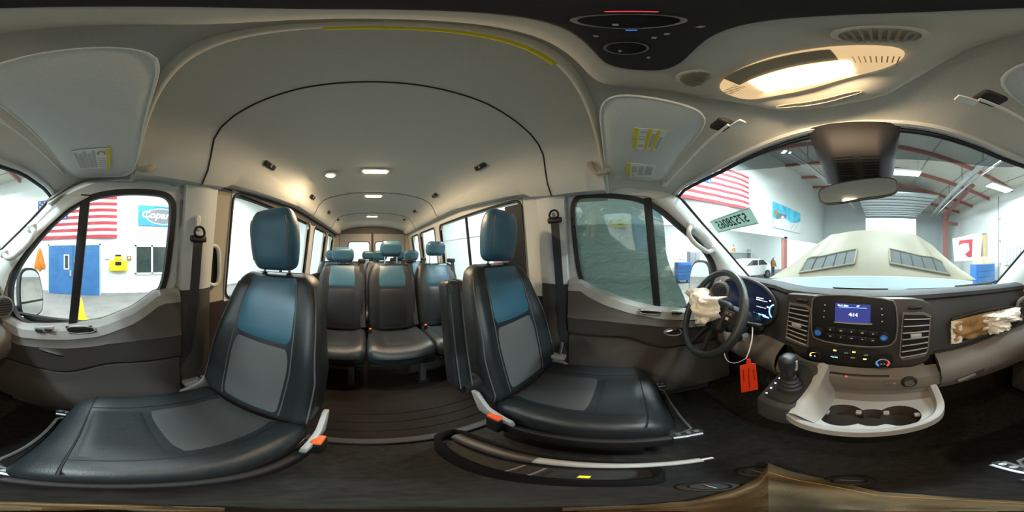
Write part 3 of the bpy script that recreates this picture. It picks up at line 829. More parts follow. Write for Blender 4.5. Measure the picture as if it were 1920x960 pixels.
def front_seat(x, y, dz, label, mirror, cl=0.595):
    t = thing('front_seat', label, 'seat', (x, y, FZ), 'front seats')
    t['_base'] = (0, 0, 0)
    ct, bf = seat_parts(t, dict(w=0.50, cl=cl, ch=0.40 + dz, bh=0.725, lean=math.radians(13), detail=True, hgap=0.012, hw=0.235, hh=0.272, ht=0.095, hfwd=0.02, flare=0.12, split=0.605))
    s = -1 if mirror else 1            # inner side of the seat: -x for the passenger, +x for the driver
    inn = s
    ch = 0.40 + dz
    # recliner covers (silver wedges) at the hinge, both sides
    for q in (-1, 1):
        MB().poly([(q * 0.262, -0.15, ch - 0.075), (q * 0.262, -0.30, ch - 0.06), (q * 0.262, -0.345, ch + 0.07), (q * 0.262, -0.315, ch + 0.075), (q * 0.262, -0.255, ch - 0.005), (q * 0.262, -0.16, ch - 0.04)], (q * 0.018, 0, 0)).build('recliner_cover', 'tray_grey', t, bevel=0.004)
        MB().rbox((q * 0.262, 0.0, ch - 0.12), (0.03, 0.50, 0.085), 0.012, (1, 6, 1), lambda a, b, c: (a, b, c + 0.02 * (b / 0.25))).build('side_valance', 'black', t)
    # pedestal, slide rails
    MB().rbox((0, -0.03, (ch - 0.17) / 2 + 0.006), (0.44, 0.44, ch - 0.19), 0.02, 2).build('pedestal', 'black', t)
    for q in (-1, 1):
        r = MB().b2((q * 0.21 - 0.02, -0.27, ch - 0.185), (q * 0.21 + 0.02, 0.35, ch - 0.155)).build('slide_rail', 'steel', t, bevel=0.003)
        MB().b2((q * 0.21 - 0.009, -0.27, ch - 0.155), (q * 0.21 + 0.009, 0.355, ch - 0.148)).build('rail_slot', 'black', r)
        for yy in (0.28, 0.31, 0.335):
            MB().disc((q * 0.21, yy, ch - 0.149), (0, 0, 1), 0.008, 0.006, 10).build('rail_bolt', 'steel', r)
    MB().tube([(-0.19, 0.30, ch - 0.175), (-0.17, 0.335, ch - 0.18), (0.17, 0.335, ch - 0.18), (0.19, 0.30, ch - 0.175)], 0.008, 8).build('adjust_bar', 'steel', t)
    # buckle on the inner side
    b = MB().rbox((inn * 0.285, -0.215, ch - 0.10), (0.030, 0.055, 0.13), 0.008, 1).build('buckle', 'black', t)
    MB().rbox((inn * 0.285, -0.215, ch - 0.030), (0.026, 0.050, 0.022), 0.005, 1).build('release_button', 'buckle_red', b)
    if not mirror:                    # driver: folding armrest, turned up beside the backrest
        a = MB().rbox((0, 0, 0), (0.062, 0.085, 0.47), 0.022, (1, 1, 6), rot=Matrix.Rotation(math.radians(9), 3, 'X')).xf(Matrix.Translation((0.335, -0.375, ch + 0.39))).build('armrest', 'leather', t)
        MB().tube([(0.335 + q, -0.290 - 0.068 * k, ch + 0.18 + 0.40 * k) for q, k in ((-0.022, 0.0), (-0.022, 1.0), (0.022, 1.0), (0.022, 0.0))], 0.0025, 6).build('armrest_piping', 'stitch', a)
        MB().disc((0.265, -0.335, ch + 0.15), (1, 0, 0), 0.04, 0.07, 20).build('armrest_pivot', 'black', t)
    return t
front_seat(0.395, -0.1375, 0.0, 'black leather passenger seat nearest the camera with clear side window behind it', True)
front_seat(-0.63, -0.135, 0.035, 'black leather driver seat with upright armrest beside its backrest', False, 0.585)

# rear benches: single seats side by side
def rear_seat(x, y, label, hgap):
    t = thing('bench_seat', label, 'seat', (x, y, FZ + 0.012), 'rear passenger seats')
    t['_base'] = (0, 0, 0)
    seat_parts(t, dict(w=0.505, cl=0.50, ch=0.405, bh=0.70, lean=math.radians(10), detail=False, hgap=hgap, hw=0.235, hh=0.165, ht=0.09, bolster=0.025, split=0.66, round=0.03))
    MB().b2((-0.235, -0.20, 0.245), (0.235, 0.22, 0.275)).build('seat_frame', 'black', t, bevel=0.004)
    for q in (-0.15,) if abs(x) < 1 else (0.15,):
        lg = MB().poly([(q - 0.02, 0.20, 0.25), (q - 0.02, 0.15, 0.25), (q - 0.02, 0.13, 0.0), (q - 0.02, 0.20, 0.0)], (0.045, 0, 0)).build('leg', 'steel', t, bevel=0.004)
        MB().poly([(q - 0.02, -0.20, 0.25), (q - 0.02, -0.15, 0.25), (q - 0.02, -0.13, 0.0), (q - 0.02, -0.20, 0.0)], (0.045, 0, 0)).build('leg', 'steel', t, bevel=0.004)
        MB().rbox((q, 0.165, 0.008), (0.09, 0.11, 0.016), 0.004, 1).build('foot', 'black', t)
        MB().rbox((q, -0.165, 0.008), (0.09, 0.11, 0.016), 0.004, 1).build('foot', 'black', t)
    b = MB().rbox((0.225, -0.12, 0.42), (0.028, 0.035, 0.06), 0.007, 1).build('buckle', 'black', t)
    MB().rbox((0.225, -0.112, 0.455), (0.024, 0.022, 0.014), 0.004, 1).build('release_button', 'buckle_red', b)
    # shoulder belt over the side of the backrest, from a guide at the top
    MB().rbox((-0.20, -0.40, 1.085), (0.075, 0.09, 0.05), 0.015, 1).build('belt_guide', 'black', t)
    pts = [(-0.20, -0.365, 1.075), (-0.20, -0.335, 0.95), (-0.205, -0.285, 0.75), (-0.215, -0.225, 0.5), (-0.22, -0.205, 0.43)]
    MB().loft([[Vector((p[0] - 0.023, p[1], p[2])), Vector((p[0] + 0.023, p[1], p[2])), Vector((p[0] + 0.023, p[1] - 0.003, p[2])), Vector((p[0] - 0.023, p[1] - 0.003, p[2]))] for p in pts], closed_u=True, caps=True).build('shoulder_belt', 'belt', t)
    MB().rbox((-0.204, -0.30, 0.80), (0.07, 0.012, 0.02), 0.004, 1).build('belt_stop', 'black', t)
    return t
ROW1 = [(0.265, -1.31, 'black leather seat on the aisle end of the first bench, headrest pushed down', 0.012), (-0.245, -1.31, 'black leather seat in the middle of the first bench, headrest raised', 0.075), (-0.752, -1.31, 'black leather seat of the first bench behind the driver armrest', 0.085)]
for r in ROW1: rear_seat(*r)
protos = {}
pr = rear_seat(0.56, -2.16, 'black seat of the second bench beside the passenger wall', 0.012)
for (x, y, lb) in [(-0.19, -2.16, 'black seat of the second bench seen behind the raised middle headrest'), (-0.70, -2.16, 'black seat of the second bench beside the driver-side wall'),
                   (0.53, -2.84, 'black seat of the rearmost bench on the passenger side'), (0.0, -2.84, 'black seat in the middle of the rearmost bench'), (-0.62, -2.84, 'black seat of the rearmost bench on the driver side')]:
    c = copy_tree(pr); c.location = (x, y, FZ + 0.012); c['label'] = lb

# ================================================================== FRONT SEAT BELTS
def ribbon(name, pts, w, m, parent, wdir):
    pts = resample(smooth_loop([Vector(p) for p in pts], 2, closed=False), 24)
    wd = Vector(wdir).normalized() * w / 2
    rings = []
    for i, p in enumerate(pts):
        t = (pts[min(i + 1, 23)] - pts[max(i - 1, 0)]).normalized(); n = t.cross(wd).normalized() * 0.0015
        rings.append([p + wd + n, p - wd + n, p - wd - n, p + wd - n])
    return MB().loft(rings, closed_u=True, caps=True).build(name, m, parent)
def front_belt(side, gpx, path, slot, lab):
    g = pS(*gpx, side, 0.075)
    t = thing('seat_belt', lab, 'seat belt', tuple(pS(*path[-1], side, 0.085)), 'front seat belts')
    ribbon('webbing', [g + Vector((0, 0, -0.01))] + [pS(*p, side, 0.085) for p in path], 0.048, 'belt', t, (0.0 * side, 1, 0))
    gd = MB().rbox(g, (0.022, 0.085, 0.032), 0.010, 1).build('belt_guide', 'black', t)
    MB().tube(smooth_loop([g + Vector((-side * 0.012, -0.03, 0.01)), g + Vector((-side * 0.012, -0.02, 0.055)), g + Vector((-side * 0.012, 0.02, 0.055)), g + Vector((-side * 0.012, 0.03, 0.01))], 2), 0.006, 6, closed=True).build('guide_loop', 'black', gd)
    s0, s1 = pS(*slot[0], side, 0.052), pS(*slot[1], side, 0.052)
    MB().b2((s0.x - 0.004, s0.y - 0.014, s1.z), (s0.x + 0.004, s0.y + 0.014, s0.z)).build('height_slot', 'silver_plastic', t, bevel=0.002)
    MB().b2((s0.x - 0.005, s0.y - 0.008, s1.z + 0.01), (s0.x + 0.005, s0.y + 0.008, s0.z - 0.01)).build('slot_track', 'pillar', t)
    return t
front_belt(-1, (1040, 413), [(1042, 440), (1048, 520), (1054, 600), (1058, 648), (1054, 662)], [(1032, 398), (1036, 420)], 'dark webbing seat belt hanging on the pillar behind the driver door')
front_belt(1, (372, 448), [(370, 470), (366, 530), (358, 610), (346, 690), (338, 712)], [(371, 404), (371, 434)], 'dark webbing seat belt hanging on the pillar behind the passenger door')
tg = thing('belt_anchor', 'chrome belt latch tongue and anchor beside the driver cushion', 'belt anchor', tuple(pR(1048, 668, 0.92)))
MB().rbox(pR(1046, 668, 0.92), (0.05, 0.09, 0.028), 0.010, 1).build('anchor_cover', 'tray_grey', tg)
MB().tube([pR(1050, 664, 0.92), pR(1053, 652, 0.92), pR(1055, 640, 0.92)], [0.011, 0.010, 0.012], 8).build('latch_tongue', 'chrome', tg)
tg = thing('belt_anchor', 'grey plastic belt anchor beside the passenger cushion', 'belt anchor', tuple(pR(366, 712, 0.80)))
MB().rbox(pR(364, 714, 0.80), (0.05, 0.12, 0.03), 0.011, 1).build('anchor_cover', 'tray_grey', tg)
MB().tube([pR(372, 711, 0.80), pR(370, 703, 0.80)], [0.015, 0.010], 8).build('anchor_cap', 'chrome', tg)

# ================================================================== SUN VISORS
def visor(side, ri, ro, fo, fi, lab):
    t = thing('sun_visor', lab, 'sun visor', tuple((ri + ro + fo + fi) / 4), 'sun visors')
    def f(a, b):                      # a 0..1 inner->outer, b 0..1 rear->front, rounded corners through a superellipse squeeze
        s_, q = 2 * a - 1, 2 * b - 1
        m_ = max(abs(s_), abs(q))
        if m_ > 1e-6:
            pw = 5.0
            k = m_ / ((abs(s_) ** pw + abs(q) ** pw) ** (1 / pw))
            s_, q = s_ * k, q * k
        a2, b2 = (s_ + 1) / 2, (q + 1) / 2
        p = ri.lerp(ro, a2).lerp(fi.lerp(fo, a2), b2)
        return p
    body = MB()
    N = 18
    def top(a, b):
        s_, q = 2 * a - 1, 2 * b - 1
        e = (1 - abs(s_) ** 6) * (1 - abs(q) ** 6)
        return f(a, b) + Vector((0, 0, -0.010 * e))
    body.slab(top, N, N, lambda a, b: (0, 0, 0.010 + 0.008 * (1 - abs(2 * a - 1) ** 6) * (1 - abs(2 * b - 1) ** 6)))
    bo = body.build('visor_body', 'visor', t)
    MB().tube(resample([f(0, k / 20) for k in range(21)] + [f(k / 20, 1) for k in range(1, 21)] + [f(1, 1 - k / 20) for k in range(1, 21)] + [f(1 - k / 20, 0) for k in range(1, 20)], 72, True), 0.0035, 6, closed=True).build('edge_piping', 'visor', bo)
    return t, f
v1, f1 = visor(1, Vector((0.14, -0.062, 0.49)), Vector((0.665, -0.098, 0.352)), Vector((0.705, 0.185, 0.375)), Vector((0.145, 0.205, 0.425)), 'grey folded sun visor over the passenger seat with one white warning label')
v2, f2 = visor(-1, Vector((-0.315, -0.055, 0.49)), Vector((-0.775, -0.085, 0.415)), Vector((-0.80, 0.185, 0.395)), Vector((-0.315, 0.205, 0.425)), 'grey folded sun visor over the driver seat with two yellow striped labels')
def visor_rod(t, inner_px, outer_px, side, z0, z1):
    a, b = pZ(*inner_px, z0), pZ(*outer_px, z1)
    pts = [a.lerp(b, k / 10) + Vector((0, 0.010 * math.sin(PI * k / 10), 0)) for k in range(11)]
    MB().tube(pts, 0.0045, 8).build('pivot_rod', 'white_plastic', t)
    MB().rbox(b + Vector((0, 0.0, 0.006)), (0.04, 0.03, 0.02), 0.008, 1).build('pivot_mount', 'white_plastic', t)
    c = a + Vector((0, 0.0, 0.008))
    MB().rbox(c + Vector((side * 0.02, -0.006, 0.006)), (0.055, 0.045, 0.022), 0.010, 1).build('clip_recess', 'console_dark', t)
    MB().rbox(c + Vector((-side * 0.018, 0.012, -0.012)), (0.042, 0.020, 0.008), 0.003, 1).build('clip', 'white_plastic', t)
visor_rod(v1, (1836, 186), (126, 332), 1, 0.405, 0.385)
visor_rod(v2, (1366, 234), (1247, 347), -1, 0.405, 0.385)
def label_on(t, px, z, stripes, lines):
    q = [pZ(*p, z) for p in px]                   # corner order: a0b0, a1b0, a1b1, a0b1
    bil = lambda a, b: q[0].lerp(q[1], a).lerp(q[3].lerp(q[2], a), b)
    l = MB().slab(lambda a, b: bil(a, b), 2, 2, (0, 0, 0.0015)).build('warning_label', 'paper', t)
    for (s0, s1) in stripes:
        MB().slab(lambda a, b: bil(lerp(s0, s1, a), b) + Vector((0, 0, -0.0008)), 1, 1, (0, 0, 0.0006)).build('yellow_band', 'yellow', l)
    for (a0, a1, b0, b1) in lines:
        MB().slab(lambda a, b: bil(lerp(a0, a1, a), lerp(b0, b1, b)) + Vector((0, 0, -0.0008)), 1, 1, (0, 0, 0.0006)).build('print_line', 'ink', l)
    return l, bil
def visor_z(f, px, t0=0.36, t1=0.56):
    best = None
    for i in range(31):
        for j in range(31):
            p = f(i / 30, j / 30); d = rd(*px); e = (p.normalized() - d).length
            if best is None or e < best[0]: best = (e, p)
    return best[1].z - 0.012
def lab3(t, f, px, stripes, lines):
    zs = [visor_z(f, p) for p in px]
    q = [pZ(*p, z) for p, z in zip(px, zs)]
    def bil(a, b): return q[0].lerp(q[1], a).lerp(q[3].lerp(q[2], a), b)
    l = MB().slab(lambda a, b: bil(a, b), 2, 2, (0, 0, 0.002)).build('warning_label', 'paper', t)
    for (s0, s1) in stripes:
        MB().slab(lambda a, b: bil(lerp(s0, s1, a), b) + Vector((0, 0, -0.0008)), 1, 1, (0, 0, 0.0006)).build('yellow_band', 'yellow', l)
    for (a0, a1, b0, b1) in lines:
        MB().slab(lambda a, b: bil(lerp(a0, a1, a), lerp(b0, b1, b)) + Vector((0, 0, -0.0008)), 1, 1, (0, 0, 0.0006)).build('print_line', 'ink', l)
    return l, bil
LN = [(0.16 + 0.0 * k, 0.40, b, b + 0.03) for k, b in enumerate([0.1, 0.2, 0.3, 0.42, 0.52, 0.64, 0.75, 0.86])]
l1, b1_ = lab3(v1, f1, [(207, 278), (133, 284), (150, 318), (207, 316)], [(0.0, 0.10)], [(a, a + 0.09, 0.08 + 0.1 * (k % 2), 0.92) for k, a in enumerate([0.40, 0.52, 0.64, 0.76, 0.88])] + [(0.14, 0.34, b, b + 0.035) for b in (0.45, 0.55, 0.65, 0.75, 0.85)])
MB().annulus(b1_(0.24, 0.22) + Vector((0, 0, -0.001)), (0, 0, 1), 0.010, 0.013, 0.0008, 20).build('warning_symbol', 'flag_red', l1)
l2, _ = lab3(v2, f2, [(1190, 240), (1253, 246), (1233, 283), (1187, 279)], [(0.0, 0.13), (0.42, 0.54), (0.70, 0.80)], [(0.20, 0.38, 0.12, 0.2), (0.2, 0.38, 0.75, 0.88), (0.16, 0.4, 0.35, 0.39), (0.16, 0.4, 0.48, 0.52), (0.58, 0.67, 0.2, 0.85), (0.84, 0.95, 0.3, 0.9)])
l3, _ = lab3(v2, f2, [(1176, 306), (1231, 310), (1223, 333), (1175, 331)], [(0.0, 0.12)], [(0.18, 0.36, 0.2, 0.65), (0.42, 0.6, 0.2, 0.85), (0.66, 0.92, 0.15, 0.8), (0.18, 0.3, 0.8, 0.9)])
# coat hooks / assist grips behind the visors
def assist(px_path, z, lab):
    pts = [pR(*p, r) for p, r in px_path]
    t = thing('assist_grip', lab, 'grip', tuple(pts[0]), 'assist grips above the front doors')
    MB().tube(smooth_loop(pts, 2, closed=False), 0.011, 8, flat=(1.3, 0.7)).build('grip_bar', 'duct', t)
    for k in (0, -1): MB().rbox(pts[k], (0.03, 0.03, 0.03), 0.010, 1).build('grip_mount', 'duct', t)
assist([((284, 293), 0.66), ((290, 300), 0.63), ((285, 314), 0.61), ((272, 318), 0.60), ((258, 314), 0.62)], 0, 'small beige folding grip behind the passenger sun visor')
assist([((1107, 308), 0.74), ((1112, 316), 0.71), ((1119, 327), 0.69), ((1130, 325), 0.69), ((1140, 321), 0.71)], 0, 'small beige folding grip behind the driver sun visor')

# ================================================================== OVERHEAD CONSOLE
oc = thing('overhead_console', 'beige overhead console with lit map lamp and dark climate panel', 'console', (-0.115, 0.13, 0.5))
def oz(y): return interp([(-0.06, 0.53), (0.08, 0.505), (0.18, 0.475), (0.33, 0.415)], y)
OUT = [(-0.30, -0.055), (-0.18, -0.065), (0.0, -0.065), (0.07, -0.055), (0.085, 0.0), (0.085, 0.10), (0.075, 0.20), (0.035, 0.27), (0.0, 0.305), (-0.10, 0.325), (-0.20, 0.305), (-0.245, 0.255), (-0.30, 0.17), (-0.32, 0.08), (-0.318, 0.0)]
ol = smooth_loop([Vector((x, y, 0)) for x, y in OUT], 2)
oc_c = Vector((-0.115, 0.12, 0))
rings = []
for k, (t, dz) in enumerate([(0.02, 0.0), (0.25, 0), (0.5, 0), (0.75, 0), (0.90, 0.001), (0.96, 0.006), (1.0, 0.018), (1.005, 0.04), (0.98, 0.09)]):
    rings.append([Vector((lerp(oc_c.x, p.x, t), lerp(oc_c.y, p.y, t), oz(lerp(oc_c.y, p.y, t)) + dz)) for p in ol])
MB().loft(rings, closed_u=True, caps=True).build('shell', 'console_beige', oc)
# dark climate panel
pl = smooth_loop([Vector((x, y, 0)) for x, y in [(-0.235, 0.04), (-0.232, -0.012), (-0.19, -0.034), (0.0, -0.034), (0.020, -0.022), (0.022, 0.02), (0.005, 0.045), (-0.06, 0.052), (-0.17, 0.072), (-0.215, 0.066)]], 2)
panel = MB().poly([Vector((p.x, p.y, oz(p.y) - 0.006)) for p in pl], (0, 0, 0.012)).build('climate_panel', 'console_dark', oc, bevel=0.003)
for kx, rr in ((-0.066, 0.023), (-0.152, 0.021)):
    z = oz(0.0) - 0.006
    kb = MB().lathe((kx, 0.002, z), (0, 0, -1), [(rr, 0), (rr, 0.012), (rr * 0.92, 0.016), (rr * 0.90, 0.014), (0.002, 0.014)], 28).build('climate_knob', 'black', panel)
    MB().annulus((kx, 0.002, z - 0.013), (0, 0, -1), rr * 0.90, rr * 1.02, 0.004, 30).build('knob_ring', 'chrome', panel)
    MB().box((kx - rr * 0.45, -0.004, z - 0.0145), (0.006, 0.003, 0.001)).build('knob_pointer', 'print_grey', panel)
c0 = Vector((-0.066, 0.002, oz(0) - 0.0068))
MB().annulus(c0, (0, 0, -1), 0.029, 0.031, 0.0006, 14, a0=math.radians(-34), a1=math.radians(12), ref=(1, 0, 0)).build('red_scale', 'ring_red', panel)
MB().annulus(c0, (0, 0, -1), 0.029, 0.031, 0.0006, 14, a0=math.radians(178), a1=math.radians(215), ref=(1, 0, 0)).build('blue_scale', 'ring_blue', panel)
for (x, y) in [(-0.118, 0.022), (-0.104, 0.028), (-0.115, -0.02), (-0.075, 0.038), (-0.185, 0.028)]:
    MB().box((x, y, oz(y) - 0.0065), (0.006, 0.0035, 0.0008)).build('panel_symbol', 'print_grey', panel)
# speaker grilles
for gx in (0.0, -0.235):
    g = MB().lathe((gx, 0.112, oz(0.112) + 0.004), (0, 0.1, -1), [(0.034, 0), (0.034, 0.006), (0.029, 0.008), (0.028, 0.005)], 24).build('microphone_grille', 'console_beige', oc)
    for k in range(-4, 5):
        L = math.sqrt(max(0.026 ** 2 - (k * 0.006) ** 2, 1e-6))
        MB().box((gx + k * 0.006, 0.112, oz(0.112) - 0.004), (0.0024, 2 * L, 0.003)).build('grille_slot', 'lamp_trim', g)
# map lamp
ll = smooth_loop([Vector((x, y, 0)) for x, y in [(-0.25, 0.165), (-0.215, 0.145), (-0.115, 0.140), (0.0, 0.135), (0.028, 0.155), (0.020, 0.195), (-0.02, 0.222), (-0.115, 0.25), (-0.20, 0.235), (-0.24, 0.215)]], 2)
lens = MB().poly([Vector((p.x, p.y, oz(p.y) - 0.007)) for p in ll], (0, 0, 0.010)).build('lamp_lens', 'lamp_lens', oc, bevel=0.002)
for k in range(44):
    x = -0.238 + 0.006 * k
    if -0.20 < x < -0.03: continue
    MB().box((x, 0.185, oz(0.185) - 0.0085), (0.0016, 0.045, 0.002), Matrix.Rotation(0.38, 3, 'X')).build('lens_rib', 'lamp_trim', lens)
def glowpt(u, v):
    x = lerp(-0.185, -0.035, u); y = lerp(0.178, 0.232 - 0.02 * (2 * u - 1) ** 2, v); return (x, y, oz(y) - 0.010)
MB().slab(glowpt, 12, 4, (0, 0, 0.004)).build('glowing_tube', 'lamp_glow', lens)
MB().slab(lambda u, v: (lerp(-0.205, -0.045, u), lerp(0.142, 0.175, v), oz(lerp(0.142, 0.175, v)) - 0.011), 8, 3, (0, 0, 0.008)).build('switch_bar', 'lamp_trim', oc, bevel=0.002)
MB().tube(smooth_loop([Vector((x, y, oz(y) - 0.002)) for x, y in [(-0.20, 0.268), (-0.115, 0.288), (-0.03, 0.268), (-0.03, 0.278), (-0.115, 0.300), (-0.20, 0.278)]], 2), 0.0018, 6, closed=True).build('slot_outline', 'lamp_trim', oc)
l = bpy.data.lights.new('map_lamp_light', 'AREA'); l.shape = 'RECTANGLE'; l.size = 0.15; l.size_y = 0.04; l.energy = 1.1; l.color = WARM
lo = bpy.data.objects.new('map_lamp_light', l); COL.objects.link(lo); lo.parent = oc; lo.location = Vector((-0.11, 0.20, oz(0.2) - 0.02)) - Vector(oc.location); lo.rotation_euler = (0.3, 0, 0)

# ================================================================== REAR-VIEW MIRROR AND CAMERA COVER
cv = thing('sensor_cover', 'dark plastic sensor cover hanging at the top of the windscreen', 'cover', tuple(pW(1600, 290)))
T0 = [pW(1510, 243, 0.008), pW(1555, 232, 0.008), pW(1620, 228, 0.008), pW(1691, 232, 0.008)]
B0 = [pW(1551, 345, 0.015), pW(1580, 347, 0.015), pW(1630, 346, 0.015), pW(1674, 342, 0.015)]
Tt, Bb = resample(T0, 13), resample(B0, 13)
nrmw = Vector((0, -WB, -1)).normalized()
def cover(u, v):
    i = u * 12; k = min(int(i), 11); f = i - k
    p = Tt[k].lerp(Tt[k + 1], f).lerp(Bb[k].lerp(Bb[k + 1], f), v)
    e = min(1, 5 * min(u, 1 - u)) ** 0.6
    return p * (1 - (0.02 + 0.10 * sstep(0, 0.6, v)) * e)
MB().slab(cover, 24, 16, lambda u, v: nrmw * -0.004).build('cover_shell', 'console_dark', cv)
for s_ in (0, 1):
    for k in range(8):
        v = 0.52 + 0.045 * k
        u0, u1 = (0.22, 0.46) if s_ == 0 else (0.56, 0.80)
        MB().tube([cover(lerp(u0, u1, q / 6), v) * 0.985 for q in range(7)], 0.0022, 6).build('louvre', 'black', cv)
rm = thing('rear_view_mirror', 'rear-view mirror tilted below the dark sensor cover', 'mirror', tuple(pY(1610, 358, 0.47)))
MC = pY(1609, 357, 0.46)
nm = Vector((0.10, -1.0, -0.02)).normalized()
rv = Vector((1, 0.1, 0.16)); rv = (rv - nm * rv.dot(nm)).normalized(); uv = rv.cross(nm) * -1
uv = nm.cross(rv); uv = uv if uv.z > 0 else -uv
def mshape(w, h, p=4.0, n=40):
    return [MC + rv * (w / 2 * math.copysign(abs(math.cos(t)) ** (2 / p), math.cos(t))) + uv * (h / 2 * math.copysign(abs(math.sin(t)) ** (2 / p), math.sin(t))) for t in [2 * PI * k / n for k in range(n)]]
lp = mshape(0.226, 0.070)
MB().loft([[p + nm * 0.006 for p in mshape(0.222, 0.060)], [p + nm * 0.008 for p in mshape(0.23, 0.067)], lp, [p - nm * 0.02 for p in mshape(0.22, 0.058)], [p - nm * 0.03 for p in mshape(0.15, 0.03)]], closed_u=True, caps=True).build('mirror_housing', 'black', rm)
MB().poly([p + nm * 0.0075 for p in mshape(0.221, 0.059)], nm * 0.001).build('mirror_glass', 'mirror', rm)
MB().tube([MC - nm * 0.02, MC - nm * 0.05 + Vector((0, 0, 0.02)), MC - nm * 0.06 + Vector((0, 0.0, 0.06))], 0.010, 8).build('mirror_stem', 'black', rm)

# ================================================================== DASHBOARD
db = thing('dashboard', 'dark dashboard across the cab with radio, vents, cup holders and torn airbag opening', 'dashboard', (XC, 0.9, -0.6))
XD = [-0.93, -0.88, -0.80, -0.72, -0.62, -0.52, -0.44, -0.42, -0.3, -0.2, -0.1, 0.0, 0.1, 0.2, 0.22, 0.3, 0.4, 0.5, 0.6, 0.68, 0.745]
def yf(x): return 0.648 + 0.02 * sstep(-0.42, -0.5, x) - 0.22 * max(0, x - 0.24) ** 1.6
def ztop(x): return -0.158 + 0.018 * sstep(-0.40, -0.60, x) - 0.004 * sstep(0.3, 0.7, x)
def dsec(x):
    y = yf(x); z = ztop(x); e = 1.27 - WK * (x - XC) ** 2 - 0.02
    zf = min(ws_z(x, e) - 0.03, -0.20)
    return [(e, zf - 0.06), (e - 0.03, zf), (lerp(y, e, 0.5), lerp(z, zf, 0.35)), (y + 0.09, z + 0.002), (y + 0.04, z), (y + 0.022, z - 0.010), (y + 0.022, z - 0.028), (y + 0.034, z - 0.040), (y + 0.012, z - 0.10), (y, -0.34), (y - 0.012, -0.46)]
def dsec2(x):                     # grey lower half with the knee pad
    y = yf(x)
    k = sstep(0.2, 0.26, x) + sstep(-0.42, -0.5, x)
    zz = lerp(0, 0.06, sstep(0.25, 0.75, x))
    return [(y - 0.012, -0.455 + zz), (y - 0.055, -0.475 + zz), (y - 0.085, -0.505 + zz), (y - 0.095, -0.55 + zz), (y - 0.088, -0.60 + zz), (y - 0.05, -0.665 + zz * 0.6), (y + 0.10, -0.71 + zz * 0.6), (y + 0.45, -0.72)]
def ringx(x, L): return [Vector((x, a, b)) for a, b in L]
MB().loft([ringx(x, dsec(x)[:7]) for x in XD]).build('top_pad', 'dash_top', db)
MB().loft([ringx(x, dsec(x)[6:]) for x in XD]).build('fascia', 'dash', db)
MB().loft([ringx(x, dsec2(x)) for x in XD if x >= 0.22]).build('glovebox_section', 'dash_grey', db)
MB().loft([ringx(x, dsec2(x)) for x in XD if x <= -0.42]).build('knee_panel', 'dash_grey', db)
MB().loft([ringx(x, [(yf(x) + 0.02, -0.45), (yf(x) + 0.02, -0.72), (yf(x) + 0.45, -0.72)]) for x in XD]).build('lower_frame', 'black', db)
for x in (XD[0], XD[-1]):
    MB().poly(ringx(x, dsec(x)[1:] + [(0.72, -0.66), (1.0, -0.7)]), (0.004 if x > 0 else -0.004, 0, 0)).build('end_cap', 'dash', db)
# trim lines
MB().tube([Vector((x, yf(x) - 0.012 - 0.004, -0.455 + lerp(0, 0.06, sstep(0.25, 0.75, x)) + 0.006)) for x in [0.22 + 0.525 * k / 16 for k in range(17)]], 0.006, 8).build('trim_strip', 'black', db)
MB().tube([Vector((x, yf(x) - 0.092, -0.545 + lerp(0, 0.06, sstep(0.25, 0.75, x)))) for x in [0.225 + 0.5 * k / 16 for k in range(17)]], 0.0022, 6).build('glovebox_gap', 'dash', db)
gh = [Vector((x, yf(x) - 0.093 + q, z)) for x, z, q in [(0.28, -0.585, 0.0), (0.41, -0.555, 0.0), (0.405, -0.585, 0.004), (0.285, -0.612, 0.006)]]
MB().poly(gh, (0, 0.02, 0)).build('glovebox_latch_recess', 'dash', db, bevel=0.003)
MB().rbox((0.325, yf(0.325) - 0.092, -0.590), (0.085, 0.014, 0.018), 0.005, 1, rot=Matrix.Rotation(-0.22, 3, 'Y')).build('glovebox_latch', 'dash_grey', db)
MB().tube([Vector((0.222, yf(0.22) - 0.013 + 0.0, -0.47)), Vector((0.222, yf(0.22) - 0.094, -0.55)), Vector((0.222, yf(0.22) - 0.05, -0.665))], 0.003, 6).build('panel_gap', 'black', db)
# speaker / tray wells on the dash top
def top_patch(x0, x1, a0, a1, nm, m, par):
    def f(u, v):
        x = lerp(x0, x1, u); s = dsec(x); y = lerp(s[4][0], s[1][0], lerp(a0, a1, v))
        return Vector((x, y, lerp(s[3][1], s[1][1], max(0, lerp(a0, a1, v) - 0.1)) + 0.008))
    MB().slab(f, 10, 6, (0, 0, -0.006)).build(nm, m, par)
top_patch(-0.24, 0.04, 0.22, 0.62, 'demister_grille', 'black', db)
top_patch(0.16, 0.60, 0.45, 0.70, 'top_tray', 'black', db)

# ---- centre stack fascia (plane at y = FY)
FY = 0.637
def fx(x, y): return pY(x, y, FY)
csl = smooth_loop([Vector((x, FY, z)) for x, z in [(-0.415, -0.19), (-0.40, -0.172), (0.0, -0.168), (0.215, -0.18), (0.222, -0.30), (0.215, -0.46), (0.17, -0.525), (-0.10, -0.545), (-0.33, -0.52), (-0.405, -0.46)]], 2)
cs = MB().poly(csl, (0, 0.05, 0)).build('centre_stack', 'dash_brown', db, bevel=0.006)
rl = smooth_loop([fx(*p) for p in [(1527, 556), (1545, 552), (1600, 552), (1672, 560), (1680, 572), (1683, 610), (1678, 640), (1660, 648), (1600, 646), (1530, 634), (1523, 620), (1524, 570)]], 1)
rad = MB().poly([p + Vector((0, -0.012, 0)) for p in rl], (0, 0.02, 0)).build('radio_panel', 'black', db, bevel=0.004)
MB().tube([p + Vector((0, -0.012, 0)) for p in resample(rl, 60, True)], 0.0035, 6, closed=True).build('panel_rim', 'dash_grey', rad)
q = [fx(*p) + Vector((0, -0.014, 0)) for p in [(1568, 566), (1633, 570), (1632, 605), (1567, 600)]]
scn = MB().poly(q, (0, 0.004, 0)).build('display', 'screen', rad)
